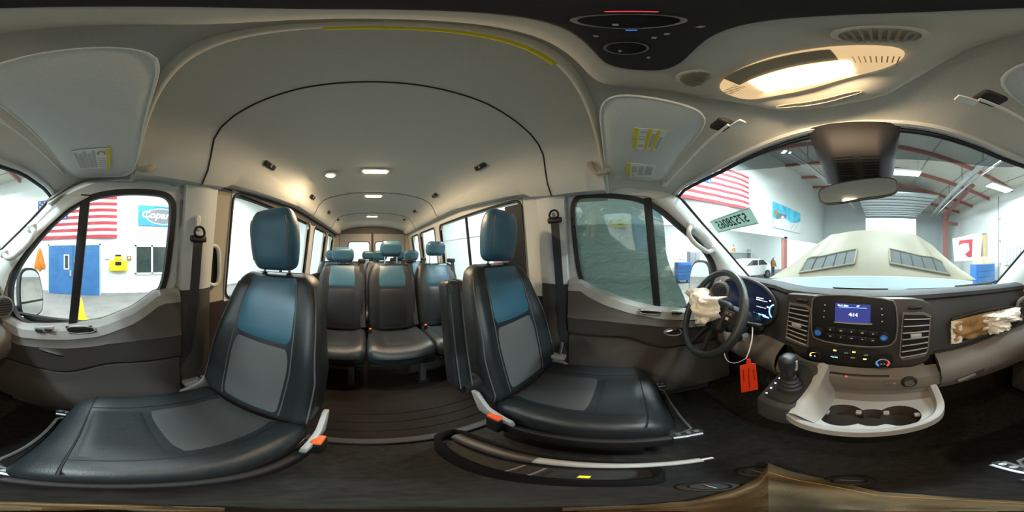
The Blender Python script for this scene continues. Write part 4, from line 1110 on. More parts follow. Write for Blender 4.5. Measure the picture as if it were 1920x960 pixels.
text('4:14', 0.020, fx(1601, 588) + Vector((0, -0.0155, 0)), (1, 0, -0.02), (0, 0, 1), 'glow_white', rad, 'clock_digits', bold=0.0004)
text('10-11-2024', 0.0095, fx(1582, 571) + Vector((0, -0.0155, 0)), (1, 0, -0.02), (0, 0, 1), 'glow_white', rad, 'date_line')
text('68°', 0.009, fx(1610, 572) + Vector((0, -0.0155, 0)), (1, 0, -0.02), (0, 0, 1), 'glow_white', rad, 'temperature')
MB().box(fx(1600, 575) + Vector((0, -0.015, 0)), (0.11, 0.0008, 0.0008)).build('status_line', 'glow_blue', rad)
MB().box(fx(1600, 604) + Vector((0, -0.014, 0)), (0.15, 0.006, 0.004)).build('display_ledge', 'lamp_trim', rad)
for p in [(1549, 570), (1548, 581), (1547, 592), (1653, 577), (1654, 588), (1654, 600)]:
    MB().rbox(fx(*p) + Vector((0, -0.0155, 0)), (0.006, 0.002, 0.006), 0.001, 1).build('soft_key_mark', 'print_grey', rad)
for r_, ys in enumerate((615, 627)):
    for c_ in range(5):
        x = 1559 + 19.5 * c_; y = ys + 2.0 * c_
        p = fx(x, y) + Vector((0, -0.014, 0))
        b = MB().rbox(p, (0.040, 0.006, 0.021), 0.003, 1).build('radio_button', 'black', rad)
        MB().box(p + Vector((0, -0.0034, 0)), (0.010 if (r_ + c_) % 2 else 0.006, 0.0006, 0.004 if r_ else 0.006)).build('button_mark', 'print_grey', b)
def knob(px, r, dep, mid, par, ring='chrome'):
    p = fx(*px) + Vector((0, -0.012, 0))
    k = MB().lathe(p, (0, -1, -0.05), [(r * 1.12, 0), (r * 1.12, 0.004), (r, 0.005), (r * 0.96, dep), (r * 0.86, dep + 0.001), (r * 0.82, dep - 0.002), (0.001, dep - 0.002)], 28).build('dial', 'black', par)
    MB().annulus(p + Vector((0, -dep - 0.001, 0)), (0, -1, -0.05), r * 0.84, r * 0.98, 0.002, 30).build('dial_ring', ring, k)
    if mid: MB().disc(p + Vector((0, -dep + 0.001, 0)), (0, -1, -0.05), r * 0.72, 0.0015, 24).build('dial_face', mid, k)
    return k, p + Vector((0, -dep - 0.0015, 0))
for px, tx in (((1538, 619), '?'), ((1657, 628), 'OK')):
    k, p = knob(px, 0.019, 0.016, 'knob_blue', rad)
    if tx == 'OK': text('OK', 0.010, p + Vector((0, -0.001, 0)), (1, 0, 0), (0, 0, 1), 'print_grey', k, 'dial_mark')
# climate controls below the radio
cl_ = smooth_loop([fx(*p) for p in [(1517, 648), (1560, 648), (1640, 656), (1668, 660), (1676, 672), (1668, 690), (1640, 692), (1560, 684), (1520, 676), (1512, 662)]], 1)
clp = MB().poly([p + Vector((0, -0.006, 0)) for p in cl_], (0, 0.02, 0)).build('climate_panel', 'black', db, bevel=0.003)
k, p = knob((1533, 661), 0.026, 0.018, 'black_gloss', clp)
MB().annulus(p + Vector((0, 0.003, 0)), (0, -1, 0), 0.016, 0.022, 0.002, 18, a0=math.radians(70), a1=math.radians(200), ref=(1, 0, 0)).build('amber_scale', 'glow_amber', k)
MB().disc(p + Vector((0, 0.003, 0)), (0, -1, 0), 0.004, 0.002, 12).build('fan_mark', 'glow_blue', k)
k, p = knob((1655, 674), 0.029, 0.018, 'black_gloss', clp)
MB().annulus(p + Vector((0, 0.003, 0)), (0, -1, 0), 0.018, 0.024, 0.002, 20, a0=math.radians(95), a1=math.radians(225), ref=(1, 0, 0)).build('blue_scale', 'ring_blue', k)
MB().annulus(p + Vector((0, 0.003, 0)), (0, -1, 0), 0.018, 0.024, 0.002, 20, a0=math.radians(-45), a1=math.radians(85), ref=(1, 0, 0)).build('red_scale', 'ring_red', k)
for q_ in (-0.006, 0.006): MB().box(p + Vector((q_, 0.0005, -0.004)), (0.006, 0.001, 0.006)).build('dial_mark', 'print_grey', k)
for px, lit in [((1567, 655), 1), ((1567, 666), 0), ((1588, 659), 0), ((1602, 658), 1), ((1600, 668), 0), ((1624, 663), 0), ((1622, 671), 1)]:
    p = fx(*px) + Vector((0, -0.010, 0))
    b = MB().rbox(p, (0.034 if not lit else 0.022, 0.006, 0.013), 0.003, 1).build('climate_button', 'black', clp)
    if lit: MB().box(p + Vector((0, -0.0035, 0.002)), (0.012, 0.001, 0.006)).build('lit_mark', 'glow_amber', b)
    else: MB().box(p + Vector((0, -0.0035, 0)), (0.016, 0.001, 0.004)).build('button_mark', 'print_grey', b)
text('Max A/C', 0.008, fx(1566, 666.5) + Vector((0, -0.0142, 0)), (1, 0, -0.03), (0, 0, 1), 'glow_blue', clp, 'button_lettering')
MB().tube([fx(*p) + Vector((0, -0.006, 0)) for p in [(1490, 664), (1510, 676), (1560, 691), (1620, 699), (1660, 699), (1700, 693), (1732, 682)]], 0.010, 8, flat=(1, 1)).build('lower_bezel', 'dash_grey', db)
# ---- air vents
def vent(px, name_, nsl, tabpx, par):
    q = [fx(*p) + Vector((0, -0.008, 0)) for p in px]
    vroot = MB().ring(resample(q, 16, True), resample([c + (c - sum(q, Vector()) / 4).normalized() * 0.012 for c in q], 16, True), (0, 0.012, 0)).build('air_vent', 'dash_grey', par)
    MB().poly([p + Vector((0, 0.004, 0)) for p in q], (0, 0.004, 0)).build('vent_back', 'black', vroot)
    for k in range(nsl):
        t = (k + 0.6) / nsl
        a = q[0].lerp(q[3], t); b = q[1].lerp(q[2], t)
        c = (a + b) / 2; L = (b - a).length * 0.96
        R = Matrix.Rotation(-0.30, 3, 'X') @ Matrix.Rotation(0, 3, 'Z')
        ang = math.atan2((b - a).z, (b - a).x)
        MB().box(c + Vector((0, -0.004, 0)), (L, 0.013, 0.004), Matrix.Rotation(-ang, 3, 'Y') @ R).build('vent_slat', 'tray_grey', vroot, bevel=0.001)
    t = fx(*tabpx) + Vector((0, -0.026, 0))
    MB().rbox(t, (0.044, 0.014, 0.020), 0.004, 1).build('vent_tab', 'tray_grey', vroot)
vent([(1483, 571), (1520, 576), (1514, 648), (1476, 632)], 'left', 8, (1499, 606), db)
vent([(1694, 589), (1743, 589), (1737, 662), (1687, 672)], 'right', 7, (1715, 625), db)
for px in ((1505, 563), (1716, 576)):
    MB().rbox(fx(*px) + Vector((0, -0.006, 0)), (0.055, 0.014, 0.014), 0.006, 2).build('coin_slot', 'black', db)
# ---- instrument cluster and hood
CY = 0.675
ic = smooth_loop([pY(*p, CY) for p in [(1345, 560), (1352, 536), (1370, 524), (1400, 522), (1430, 532), (1452, 552), (1462, 575), (1452, 604), (1425, 610), (1380, 600), (1350, 585)]], 2)
clu = MB().poly([p + Vector((0, -0.012, 0)) for p in ic], (0, 0.02, 0)).build('instrument_cluster', 'screen_dark', db)
MB().tube([p + Vector((0, -0.02, 0.004)) for p in ic], 0.010, 8, closed=True, flat=(1, 1)).build('cluster_hood', 'dash_brown', clu)
def cpt(x, y): return pY(x, y, CY) + Vector((0, -0.014, 0))
for (x, y, w, h) in [(1428, 558, 0.05, 0.004), (1432, 563, 0.075, 0.0015), (1426, 561, 0.04, 0.003), (1430, 575, 0.07, 0.0015), (1443, 575, 0.014, 0.008), (1447, 563, 0.010, 0.007)]:
    MB().box(cpt(x, y), (w, 0.001, h)).build('readout', 'glow_white', clu)
for (x, y, w) in [(1419, 586, 0.03), (1427, 588, 0.018), (1435, 590, 0.03), (1439, 593, 0.04)]:
    MB().box(cpt(x, y), (w, 0.001, 0.008)).build('gauge_light', 'glow_blue', clu)
MB().annulus(cpt(1458, 585) + Vector((0, 0, 0)), (0, -1, 0), 0.040, 0.047, 0.001, 18, a0=math.radians(95), a1=math.radians(235), ref=(1, 0, 0)).build('fuel_gauge', 'glow_blue', clu)
MB().annulus(cpt(1388, 566) + Vector((0, 0, 0)), (0, -1, 0), 0.060, 0.066, 0.001, 24, a0=math.radians(-60), a1=math.radians(60), ref=(1, 0, 0)).build('speed_gauge', 'glow_blue', clu)
# ---- side vents at the dash ends
for sgn, c in ((1, pX(4, 575, 0.70)), (-1, pX(1352, 545, -0.88))):
    v = MB().lathe(c, (-sgn * 0.5, -1, 0.1), [(0.065, 0), (0.065, 0.015), (0.055, 0.02), (0.052, 0.012)], 24).build('end_vent', 'dash_grey', db)
    for k in range(-3, 4):
        L = math.sqrt(0.05 ** 2 - (0.014 * k) ** 2) * 1.9
        MB().box(c + Vector((-sgn * 0.008, -0.017, 0.014 * k)), (L, 0.008, 0.005), sgn * -0.46).build('vent_slat', 'black', v)
# ---- torn passenger airbag opening with foam and bag
YA = 0.0
def ap(x, y, off=0.0):
    d = rd(x, y)
    for k in range(200):
        t = 0.4 + k * 0.004; p = d * t
        if p.y >= yf(p.x) - 0.002 + off:
            lo, hi = t - 0.004, t
            for _ in range(14):
                mid = (lo + hi) / 2; p = d * mid
                if p.y >= yf(p.x) - 0.002 + off: hi = mid
                else: lo = mid
            return d * hi
    return d * 0.9
hole = [(1779, 598), (1800, 592), (1840, 581), (1880, 574), (1908, 576), (1912, 592), (1903, 612), (1860, 622), (1820, 634), (1788, 644)]
hl = smooth_loop([ap(*p, 0.0) for p in hole], 1)
hc = sum(hl, Vector()) / len(hl)
ho = MB().poly([p + Vector((0, -0.006, 0)) for p in hl], (0, 0.012, 0)).build('airbag_opening', 'black', db)
MB().tube([p + Vector((0, -0.010, 0)) for p in hl], 0.005, 6, closed=True).build('torn_edge', 'dash', ho)
def foam(u, v):
    a = ap(lerp(1784, 1872, u), lerp(600 - 20 * u, 640 - 20 * u, v)); w = noise.noise(Vector((u * 6, v * 4, 1))) * 0.014 + noise.noise(Vector((u * 17, v * 13, 5))) * 0.006
    return a + Vector((0, -0.012 - 0.012 * math.sin(PI * v) + w, 0))
MB().slab(foam, 26, 14, (0, 0.012, 0)).build('torn_foam', 'foam', ho)
def crumple(fn, nu, nv, amp, seed, off):
    def g(u, v):
        p = Vector(fn(u, v)); e = (min(u, 1 - u, v, 1 - v) * 4)
        n_ = noise.noise(Vector((u * 3.2 + seed, v * 2.6, seed))) * amp * 1.2 + abs(noise.noise(Vector((u * 6 + seed, v * 4.5, 2.0 + seed)))) * amp * 0.9 + abs(noise.noise(Vector((u * 13 + seed, v * 10, 4.0 + seed)))) * amp * 0.25
        return p + off * (min(1, e) * amp * 1.6 + n_)
    return g
MB().slab(lambda u, v: ap(lerp(1780, 1800, u), lerp(600, 642 - 3 * u, v)) + Vector((0, -0.020 - 0.010 * noise.noise(Vector((u * 4, v * 9, 3))), 0)), 6, 14, (0, 0.006, 0)).build('torn_flap', 'airbag', ho)
bag = thing('passenger_airbag', 'deflated white airbag spilling from the torn passenger dashboard', 'airbag', tuple(ap(1870, 610)))
fn = lambda u, v: ap(1838 + 74 * u, lerp(590 - 18 * u, 618 - 18 * u - 8 * math.sin(PI * u) + 16 * u * (1 - u), v)) + Vector((0, -0.012, 0))
MB().slab(crumple(fn, 0, 0, 0.024, 3.1, Vector((-0.1, -1, 0.15))), 36, 20, (0, 0.008, 0)).build('bag_cloth', 'airbag', bag)
fn2 = lambda u, v: ap(1846 + 40 * u, lerp(600, 622 - 8 * u, v)) + Vector((0, -0.028, 0))
MB().slab(crumple(fn2, 0, 0, 0.022, 8.3, Vector((-0.1, -1, 0.0))), 22, 14, (0, 0.008, 0)).build('bag_fold', 'airbag', bag)

# ================================================================== CENTRE CONSOLE: ledge, tray, cup holders, shifter
# ledge with switches and power socket
MB().loft([ringx(x, [(0.625, -0.515), (0.60, -0.532), (0.575, -0.545), (0.565, -0.575), (0.568, -0.61), (0.60, -0.63)]) for x in [-0.42, -0.3, -0.15, 0.0, 0.12, 0.222]]).build('switch_ledge', 'dash_grey', db)
MB().rbox(pY(1587, 704, 0.592) + Vector((0.03, 0.004, -0.002)), (0.26, 0.016, 0.026), 0.007, 2, rot=Matrix.Rotation(0.5, 3, 'X')).build('hazard_bar', 'black', db)
hz = pY(1587, 705, 0.583)
MB().poly([hz + Vector((-0.007, 0, -0.005)), hz + Vector((0.007, 0, -0.005)), hz + Vector((0, -0.002, 0.007))], (0, -0.002, 0)).build('hazard_triangle', 'glow_red', db)
sk = pY(1705, 718, 0.562)
s_ = MB().lathe(sk + Vector((0, 0.01, 0)), (0, -1, 0.25), [(0.030, 0), (0.030, 0.006), (0.024, 0.010), (0.020, 0.008), (0.018, 0.0)], 24).build('power_socket', 'black', db)
MB().annulus(sk, (0, -1, 0.25), 0.013, 0.018, 0.003, 24).build('socket_ring', 'chrome', s_)
MB().rbox(pY(1671, 719, 0.564), (0.05, 0.008, 0.018), 0.003, 1).build('switch_blank', 'dash_grey', db)
MB().rbox(pY(1677, 719, 0.560), (0.010, 0.006, 0.010), 0.002, 1).build('usb_port', 'foam', db)
# tray
ZT = -0.665
tr_out = smooth_loop([Vector((x, y, 0)) for x, y in [(0.205, 0.62), (0.205, 0.52), (0.19, 0.44), (0.13, 0.385), (0.02, 0.352), (-0.10, 0.340), (-0.20, 0.352), (-0.27, 0.39), (-0.28, 0.62)]], 2)
rim_h = lambda p: interp([(0.33, ZT + 0.005), (0.42, ZT + 0.012), (0.52, ZT + 0.045), (0.62, ZT + 0.075)], p.y)
cin = Vector((-0.04, 0.50, 0))
tray_in = [p.lerp(cin, 0.10) for p in tr_out]
MB().loft([[Vector((p.x, p.y, rim_h(p) - 0.045)) for p in tr_out], [Vector((p.x, p.y, rim_h(p))) for p in tr_out], [Vector((p.x, p.y, rim_h(p) + 0.004)) for p in [q.lerp(cin, 0.03) for q in tr_out]], [Vector((p.x, p.y, rim_h(p))) for p in tray_in], [Vector((p.x, p.y, ZT)) for p in [q.lerp(cin, 0.14) for q in tr_out]]], closed_u=True).build('tray_rim', 'tray_grey', db)
# tray floor with the three-lobed cup holder cut out of it
CUPS = [(-0.103, 0.44, 0.064), (-0.022, 0.436, 0.050), (0.055, 0.445, 0.060)]
def cup_in(x, y): return any((x - a) ** 2 + (y - b) ** 2 < r * r for a, b, r in CUPS)
cup_loop = []
cc = Vector((-0.024, 0.44, 0))
for k in range(72):
    t = 2 * PI * k / 72; d = Vector((math.cos(t), math.sin(t), 0)); r = 0.0
    while cup_in(cc.x + d.x * (r + 0.001), cc.y + d.y * (r + 0.001)): r += 0.001
    cup_loop.append(cc + d * r)
flo = []
lim = [q.lerp(cin, 0.13) for q in tr_out]
for p in cup_loop:               # matching outer loop: shoot the same direction to the tray edge
    d = (p - cc).normalized(); best = None
    for i in range(len(lim)):
        a, b = lim[i], lim[(i + 1) % len(lim)]
        e = b - a; den = d.x * e.y - d.y * e.x
        if abs(den) < 1e-9: continue
        t = ((a.x - cc.x) * e.y - (a.y - cc.y) * e.x) / den; s2 = ((a.x - cc.x) * d.y - (a.y - cc.y) * d.x) / den
        if t > 0 and -0.001 <= s2 <= 1.001 and (best is None or t > best): best = t
    flo.append(cc + d * max(best or 0.15, (p - cc).length + 0.004))
MB().loft([[Vector((p.x, p.y, ZT + 0.002)) for p in flo], [Vector((p.x, p.y, ZT)) for p in cup_loop]], closed_u=True).build('tray_floor', 'tray_grey', db)
ch_ = MB().loft([[Vector((p.x, p.y, ZT)) for p in cup_loop], [Vector((p.x, p.y, ZT - 0.006)) for p in cup_loop], [Vector((p.x, p.y, ZT - 0.075)) for p in [q.lerp(cc, 0.08) for q in cup_loop]], [Vector((p.x, p.y, ZT - 0.076)) for p in [q.lerp(cc, 0.98) for q in cup_loop]]], closed_u=True).build('cup_holder', 'dash_brown', db)
for (x, y, a) in [(-0.155, 0.455, 0), (-0.062, 0.475, 0), (0.018, 0.475, 0), (0.105, 0.452, 0)]:
    MB().rbox((x, y, ZT - 0.018), (0.018, 0.020, 0.018), 0.004, 1).build('grip_tab', 'tray_grey', ch_)
MB().loft([ringx(x, [(0.568, -0.60), (0.572, -0.612), (0.566, -0.645), (0.535, -0.664)]) for x in (-0.27, -0.1, 0.08, 0.2)]).build('tray_back', 'dash_grey', db)
MB().loft([[Vector((p.x, p.y, rim_h(p) - 0.04)) for p in tr_out], [Vector((p.x * 0.9 - 0.004, p.y + 0.05, ZT - 0.10)) for p in tr_out], [Vector((p.x * 0.75 - 0.01, p.y + 0.16, FZ + 0.02)) for p in tr_out]], closed_u=True).build('console_pedestal', 'black', db)
# shifter housing
gs = thing('gear_shifter', 'black automatic gear lever with boot on the sloping console', 'gear lever', (-0.30, 0.47, -0.58))
def hp_(x, y): return Vector((x, y, interp([(0.36, -0.645), (0.42, -0.60), (0.58, -0.50)], y)))
hl2 = smooth_loop([Vector((x, y, 0)) for x, y in [(-0.365, 0.40), (-0.355, 0.375), (-0.24, 0.375), (-0.215, 0.40), (-0.20, 0.58), (-0.36, 0.60)]], 2)
MB().loft([[hp_(p.x, p.y) + Vector((0, 0, -0.12)) for p in hl2], [hp_(p.x, p.y) for p in hl2], [hp_(q.x, q.y) + Vector((0, 0, 0.006)) for q in [p.lerp(Vector((-0.285, 0.48, 0)), 0.08) for p in hl2]]], closed_u=True, caps=True).build('shifter_housing', 'dash', db)
MB().loft([[hp_(-0.235, y) + Vector((0, 0, 0.004)), hp_(-0.215, y) + Vector((0, 0, 0.010)), hp_(-0.195, y) + Vector((0, 0, -0.002)), Vector((-0.165, y, lerp(hp_(-0.2, y).z, ZT, 0.75))), Vector((-0.15, y, ZT - 0.002))] for y in (0.372, 0.385, 0.42, 0.47, 0.53, 0.60)]).build('shifter_flank', 'tray_grey', db)
gate = MB().loft([[hp_(q.x, q.y) + Vector((0, 0, 0.004)) for q in [p.lerp(Vector((-0.295, 0.475, 0)), 0.22) for p in hl2]], [hp_(q.x, q.y) + Vector((0, 0, 0.011)) for q in [p.lerp(Vector((-0.295, 0.475, 0)), 0.25) for p in hl2]]], closed_u=True, caps=True).build('gate_panel', 'black', gs)
for i, ch2 in enumerate('PRNDM'):
    y = 0.505 - 0.024 * i
    text(ch2, 0.010, hp_(-0.342, y) + Vector((0, 0, 0.0125)), (1, 0, 0.0), (0, 1, 0.6), 'glow_white' if ch2 != 'P' else 'print_grey', gate, 'gear_letter')
b0 = hp_(-0.285, 0.47) + Vector((0, 0, 0.01))
MB().lathe(b0, (-0.02, -0.02, 1), [(0.050, -0.01), (0.046, 0.008), (0.036, 0.014), (0.038, 0.024), (0.028, 0.030), (0.030, 0.038), (0.021, 0.046), (0.020, 0.06), (0.014, 0.062), (0.012, 0.09)], 20).build('boot', 'rubber', gs)
def kw(x, y, z):
    v = z / 0.115 + 0.5
    return (x * (0.72 + 0.33 * sstep(0.1, 0.65, v)), y * (0.75 + 0.25 * sstep(0.1, 0.6, v)) - 0.006 * v, z)
MB().rbox(b0 + Vector((-0.004, -0.006, 0.125)), (0.062, 0.070, 0.115), 0.026, (3, 3, 5), kw).build('knob', 'leather', gs)
MB().rbox(b0 + Vector((0.026, -0.012, 0.140)), (0.008, 0.012, 0.05), 0.003, 1).build('knob_trim', 'silver_plastic', gs)

# ================================================================== STEERING WHEEL, COLUMN
SWC = Vector((-0.63, 0.370, -0.262)); tilt = math.radians(26)
sn = Vector((0, -math.cos(tilt), math.sin(tilt))); su = Vector((0, math.sin(tilt), math.cos(tilt))); sr = Vector((1, 0, 0))
sw = thing('steering_wheel', 'black leather steering wheel with blown airbag hub', 'steering wheel', tuple(SWC))
RW = 0.202
wp_ = lambda a, r, o=0.0: SWC + sr * (math.cos(a) * r) + su * (math.sin(a) * r) + sn * o
MB().tube([wp_(2 * PI * k / 72, RW) for k in range(72)], [0.0165 + 0.0025 * (abs(math.sin(2 * PI * k / 72)) < 0.5) for k in range(72)], 14, closed=True).build('rim', 'leather', sw)
for a in (math.radians(8), math.radians(172)):
    MB().loft([[wp_(a, r, o) + su * h for o, h in ((0.006 - d, hh), (0.006 - d, -hh), (-0.02 - d, -hh * 0.8), (-0.02 - d, hh * 0.8))] for r, hh, d in ((0.06, 0.045, 0.03), (0.11, 0.038, 0.022), (0.16, 0.028, 0.006), (RW, 0.022, 0.0))], closed_u=True, caps=True).build('spoke', 'black', sw)
    q = wp_(a, 0.122, -0.010)
    sp = MB().rbox(q + sn * 0.004, (0.055, 0.05, 0.012), 0.005, 1, rot=Matrix((sr, su, sn)).transposed()).build('spoke_switches', 'black', sw)
    for dx, dy in ((-0.012, 0.012), (0.012, 0.012), (0, -0.010)):
        MB().rbox(q + sn * 0.011 + sr * dx + su * dy, (0.017, 0.012, 0.004), 0.0015, 1, rot=Matrix((sr, su, sn)).transposed()).build('switch_key', 'print_grey' if dy < 0 else 'dash_grey', sp)
for a in (math.radians(-75), math.radians(-105)):
    MB().loft([[wp_(a, r, o) + sr * h for o, h in ((-0.004 - d, hh), (-0.004 - d, -hh), (-0.018 - d, -hh), (-0.018 - d, hh))] for r, hh, d in ((0.06, 0.014, 0.03), (0.12, 0.010, 0.012), (RW, 0.012, 0.0))], closed_u=True, caps=True).build('spoke', 'black', sw)
MB().rbox((0, 0, 0), (0.17, 0.15, 0.05), 0.03, (4, 4, 1), rot=Matrix((sr, su, sn)).transposed()).xf(Matrix.Translation(SWC - sn * 0.035)).build('hub', 'black', sw)
MB().rbox((0, 0, 0), (0.12, 0.10, 0.02), 0.01, (2, 2, 1), rot=Matrix((sr, su, sn)).transposed()).xf(Matrix.Translation(SWC - sn * 0.018)).build('airbag_cavity', 'black_gloss', sw)
MB().tube([SWC - sn * 0.05, SWC - sn * 0.16, SWC - sn * 0.38], [0.055, 0.06, 0.07], 16).build('steering_column', 'black', sw)
MB().rbox((0, 0, 0), (0.16, 0.13, 0.14), 0.03, 2, rot=Matrix((sr, su, sn)).transposed()).xf(Matrix.Translation(SWC - sn * 0.13)).build('column_shroud', 'dash', sw)
for s_ in (1, -1):
    a = SWC - sn * 0.10 + sr * 0.06 * s_
    MB().tube([a, a + sr * 0.06 * s_ + su * 0.006, a + sr * 0.15 * s_ + su * 0.015 - sn * 0.01], [0.011, 0.010, 0.015], 10).build('column_stalk', 'black', sw)
ig = SWC - sn * 0.12 + sr * 0.085 - su * 0.07
MB().lathe(ig, (1, -0.3, -0.2), [(0.024, 0), (0.024, 0.02), (0.018, 0.026), (0.016, 0.02)], 18).build('ignition_barrel', 'black_gloss', sw)
# burst driver airbag cloth over the hub
da = thing('driver_airbag', 'deflated cream airbag cloth hanging from the steering wheel hub', 'airbag', tuple(SWC))
def dbag(u, v):                   # draped from the wheel's left rim over the hub
    x = lerp(-0.155, 0.075, u); y = lerp(0.085, -0.012 - 0.03 * math.sin(PI * u), v)
    return SWC + sr * x + su * (y + 0.015 * math.sin(7 * u)) + sn * (0.016 + 0.018 * math.sin(PI * v))
MB().slab(crumple(dbag, 0, 0, 0.026, 1.7, sn), 36, 18, sn * -0.008).build('bag_cloth', 'airbag', da)
def dbag2(u, v):
    x = lerp(-0.03, 0.055, u) - 0.015 * v; y = lerp(0.015, -0.085 + 0.03 * u, v)
    return SWC + sr * x + su * y + sn * (0.030 - 0.008 * v)
MB().slab(crumple(dbag2, 0, 0, 0.014, 5.9, sn), 18, 20, sn * -0.006).build('bag_tail', 'airbag', da)
def dbag3(u, v):
    x = lerp(-0.165, -0.11, u); y = lerp(0.075, 0.02, v)
    return SWC + sr * x + su * y + sn * 0.022
MB().slab(crumple(dbag3, 0, 0, 0.03, 9.4, sn), 14, 12, sn * -0.008).build('bag_knot', 'airbag', da)

# red hanging tag with white strap at the ignition
tg = thing('key_tag', 'orange-red paper tag hanging by a white tie at the ignition', 'tag', tuple(pR(1405, 708, 0.60)))
q = [pR(*p, 0.60) for p in [(1387, 686), (1399, 683), (1400, 674), (1407, 673), (1409, 682), (1417, 682), (1422, 730), (1390, 736)]]
td = (q[0] * 1.0); td.z = 0; td.normalize()
card = MB().poly(q, td * 0.0015).build('card', 'tag_red', tg, smooth=False)
for a, b in (((1393, 692), (1395, 715)), ((1403, 690), (1405, 728)), ((1412, 692), (1415, 712))):
    p0, p1 = pR(*a, 0.598), pR(*b, 0.598)
    MB().tube([p0.lerp(p1, k / 6) + Vector((0.0012 * math.sin(k * 3), 0, 0)) for k in range(7)], 0.0014, 4).build('handwriting', 'tag_ink', card)
MB().tube(smooth_loop([pR(1411, 606, 0.66), pR(1411, 630, 0.62), pR(1406, 655, 0.60), pR(1399, 672, 0.597)], 2, closed=False), 0.0028, 6).build('tie_strap', 'white_plastic', tg)
MB().tube(smooth_loop([pR(1399, 672, 0.597), pR(1380, 682, 0.60), pR(1363, 678, 0.62), pR(1357, 660, 0.66)], 2, closed=False), 0.0018, 6).build('wire_loop', 'silver_plastic', tg)

# footwell: firewall, side kick panels, pedals
fw = sroot('wall_front', (XC, 1.0, FZ), 'dark bulkhead at the end of the footwell')
MB().slab(lambda u, v: Vector((lerp(XL, XR, u), lerp(0.86, 1.06, v) + 0.0, lerp(FZ, -0.55, v))), 8, 6, (0, 0.05, 0)).build('bulkhead_mat', 'carpet', fw)
for sgn in (1, -1):
    MB().slab(lambda u, v: Vector((sx(sgn, -0.6) - sgn * 0.02, lerp(0.55, 1.05, u), lerp(FZ, -0.40, v))), 4, 4, (sgn * 0.05, 0, 0)).build('kick_panel', 'lower_trim', fw)
pd = thing('brake_pedal', 'dark brake pedal in the driver footwell', 'pedal', (-0.60, 0.80, -0.95))
MB().tube([(-0.60, 0.95, -0.75), (-0.60, 0.86, -0.86), (-0.60, 0.80, -0.95)], 0.012, 8).build('pedal_arm', 'black', pd)
MB().rbox((-0.60, 0.785, -0.955), (0.11, 0.02, 0.06), 0.008, 1, rot=Matrix.Rotation(-0.6, 3, 'X')).build('pedal_pad', 'rubber', pd)
pd = thing('accelerator_pedal', 'narrow dark accelerator pedal beside the brake', 'pedal', (-0.47, 0.82, -1.0))
MB().rbox((-0.47, 0.82, -0.98), (0.055, 0.02, 0.15), 0.008, 1, rot=Matrix.Rotation(-0.6, 3, 'X')).build('pedal_pad', 'rubber', pd)
MB().tube([(-0.47, 0.83, -0.95), (-0.47, 0.93, -0.82)], 0.010, 8).build('pedal_arm', 'black', pd)

# parking brake and its long tray beside the driver seat
pb = thing('parking_brake', 'long black parking brake trough with silver lever beside the driver seat', 'hand brake', (-0.25, -0.15, FZ))
tl = smooth_loop([Vector((x, y, 0)) for x, y in [(-0.31, -0.46), (-0.20, -0.47), (-0.175, -0.40), (-0.165, -0.15), (-0.175, 0.0), (-0.20, 0.06), (-0.29, 0.06), (-0.31, 0.0)]], 2)
tcn = Vector((-0.24, -0.15, 0))
MB().loft([[Vector((p.x, p.y, FZ + 0.001)) for p in tl], [Vector((p.x, p.y, -0.96)) for p in tl], [Vector((p.x, p.y, -0.945)) for p in [q.lerp(tcn, 0.03) for q in tl]], [Vector((p.x, p.y, -0.96)) for p in [Vector((lerp(q.x, -0.24, 0.22), lerp(q.y, -0.15, 0.06), 0)) for q in tl]], [Vector((p.x, p.y, -1.02)) for p in [Vector((lerp(q.x, -0.24, 0.30), lerp(q.y, -0.15, 0.08), 0)) for q in tl]]], closed_u=True, caps=True).build('trough', 'black', pb)
MB().tube([(-0.255, -0.42, -0.985), (-0.262, -0.30, -0.955), (-0.268, -0.1, -0.935), (-0.272, 0.06, -0.925), (-0.272, 0.14, -0.92)], [0.020, 0.022, 0.018, 0.013, 0.012], 12).build('lever', 'tray_grey', pb)
MB().tube([(-0.272, 0.14, -0.92), (-0.272, 0.165, -0.919)], 0.012, 12).build('lever_button', 'chrome', pb)
MB().tube([(-0.255, -0.42, -0.985), (-0.262, -0.30, -0.955), (-0.266, -0.16, -0.940)], [0.024, 0.026, 0.022], 12).build('lever_grip', 'dash_brown', pb)
MB().box((-0.20, -0.05, -0.944), (0.013, 0.016, 0.003)).build('caution_sticker', 'yellow', pb)
for y in (-0.16, -0.12): MB().box((-0.205, y, -0.946), (0.05, 0.006, 0.006)).build('trough_rib', 'dash_grey', pb)

# tan leather bag slumped on the floor right under the camera
bgx = thing('tan_cover', 'crumpled tan cloth cover lying on the dark floor between the seats', 'cloth', (0.0, 0.05, FZ))
def tan(u, v):
    t = lerp(-0.62 * PI, 0.72 * PI, u)          # angle around the spot below the lens, 0 = forward
    r = lerp(0.0, interp([(0, 0.03), (0.12, 0.05), (0.19, 0.08), (0.25, 0.16), (0.285, 0.24), (0.30, 0.345), (0.33, 0.29), (0.393, 0.225), (0.463, 0.14), (0.67, 0.075), (0.83, 0.055), (1.0, 0.03)], u), v)
    ridge = math.exp(-((u - 0.30) / 0.05) ** 2)
    h = 0.012 + 0.07 * ridge * (1 - 0.7 * v) + 0.020 * noise.noise(Vector((u * 9, v * 4, 2))) + 0.02 * (1 - v)
    return Vector((math.sin(t) * r, math.cos(t) * r, FZ + max(h, 0.006)))
MB().slab(tan, 60, 12, (0, 0, -0.005)).build('cloth', 'tan_cloth', bgx)
MB().tube([tan(u, 0.80) + Vector((0, 0, 0.002)) for u in [0.30 + 0.6 * k / 30 for k in range(31)]], 0.0022, 6).build('seam', 'foam', bgx)
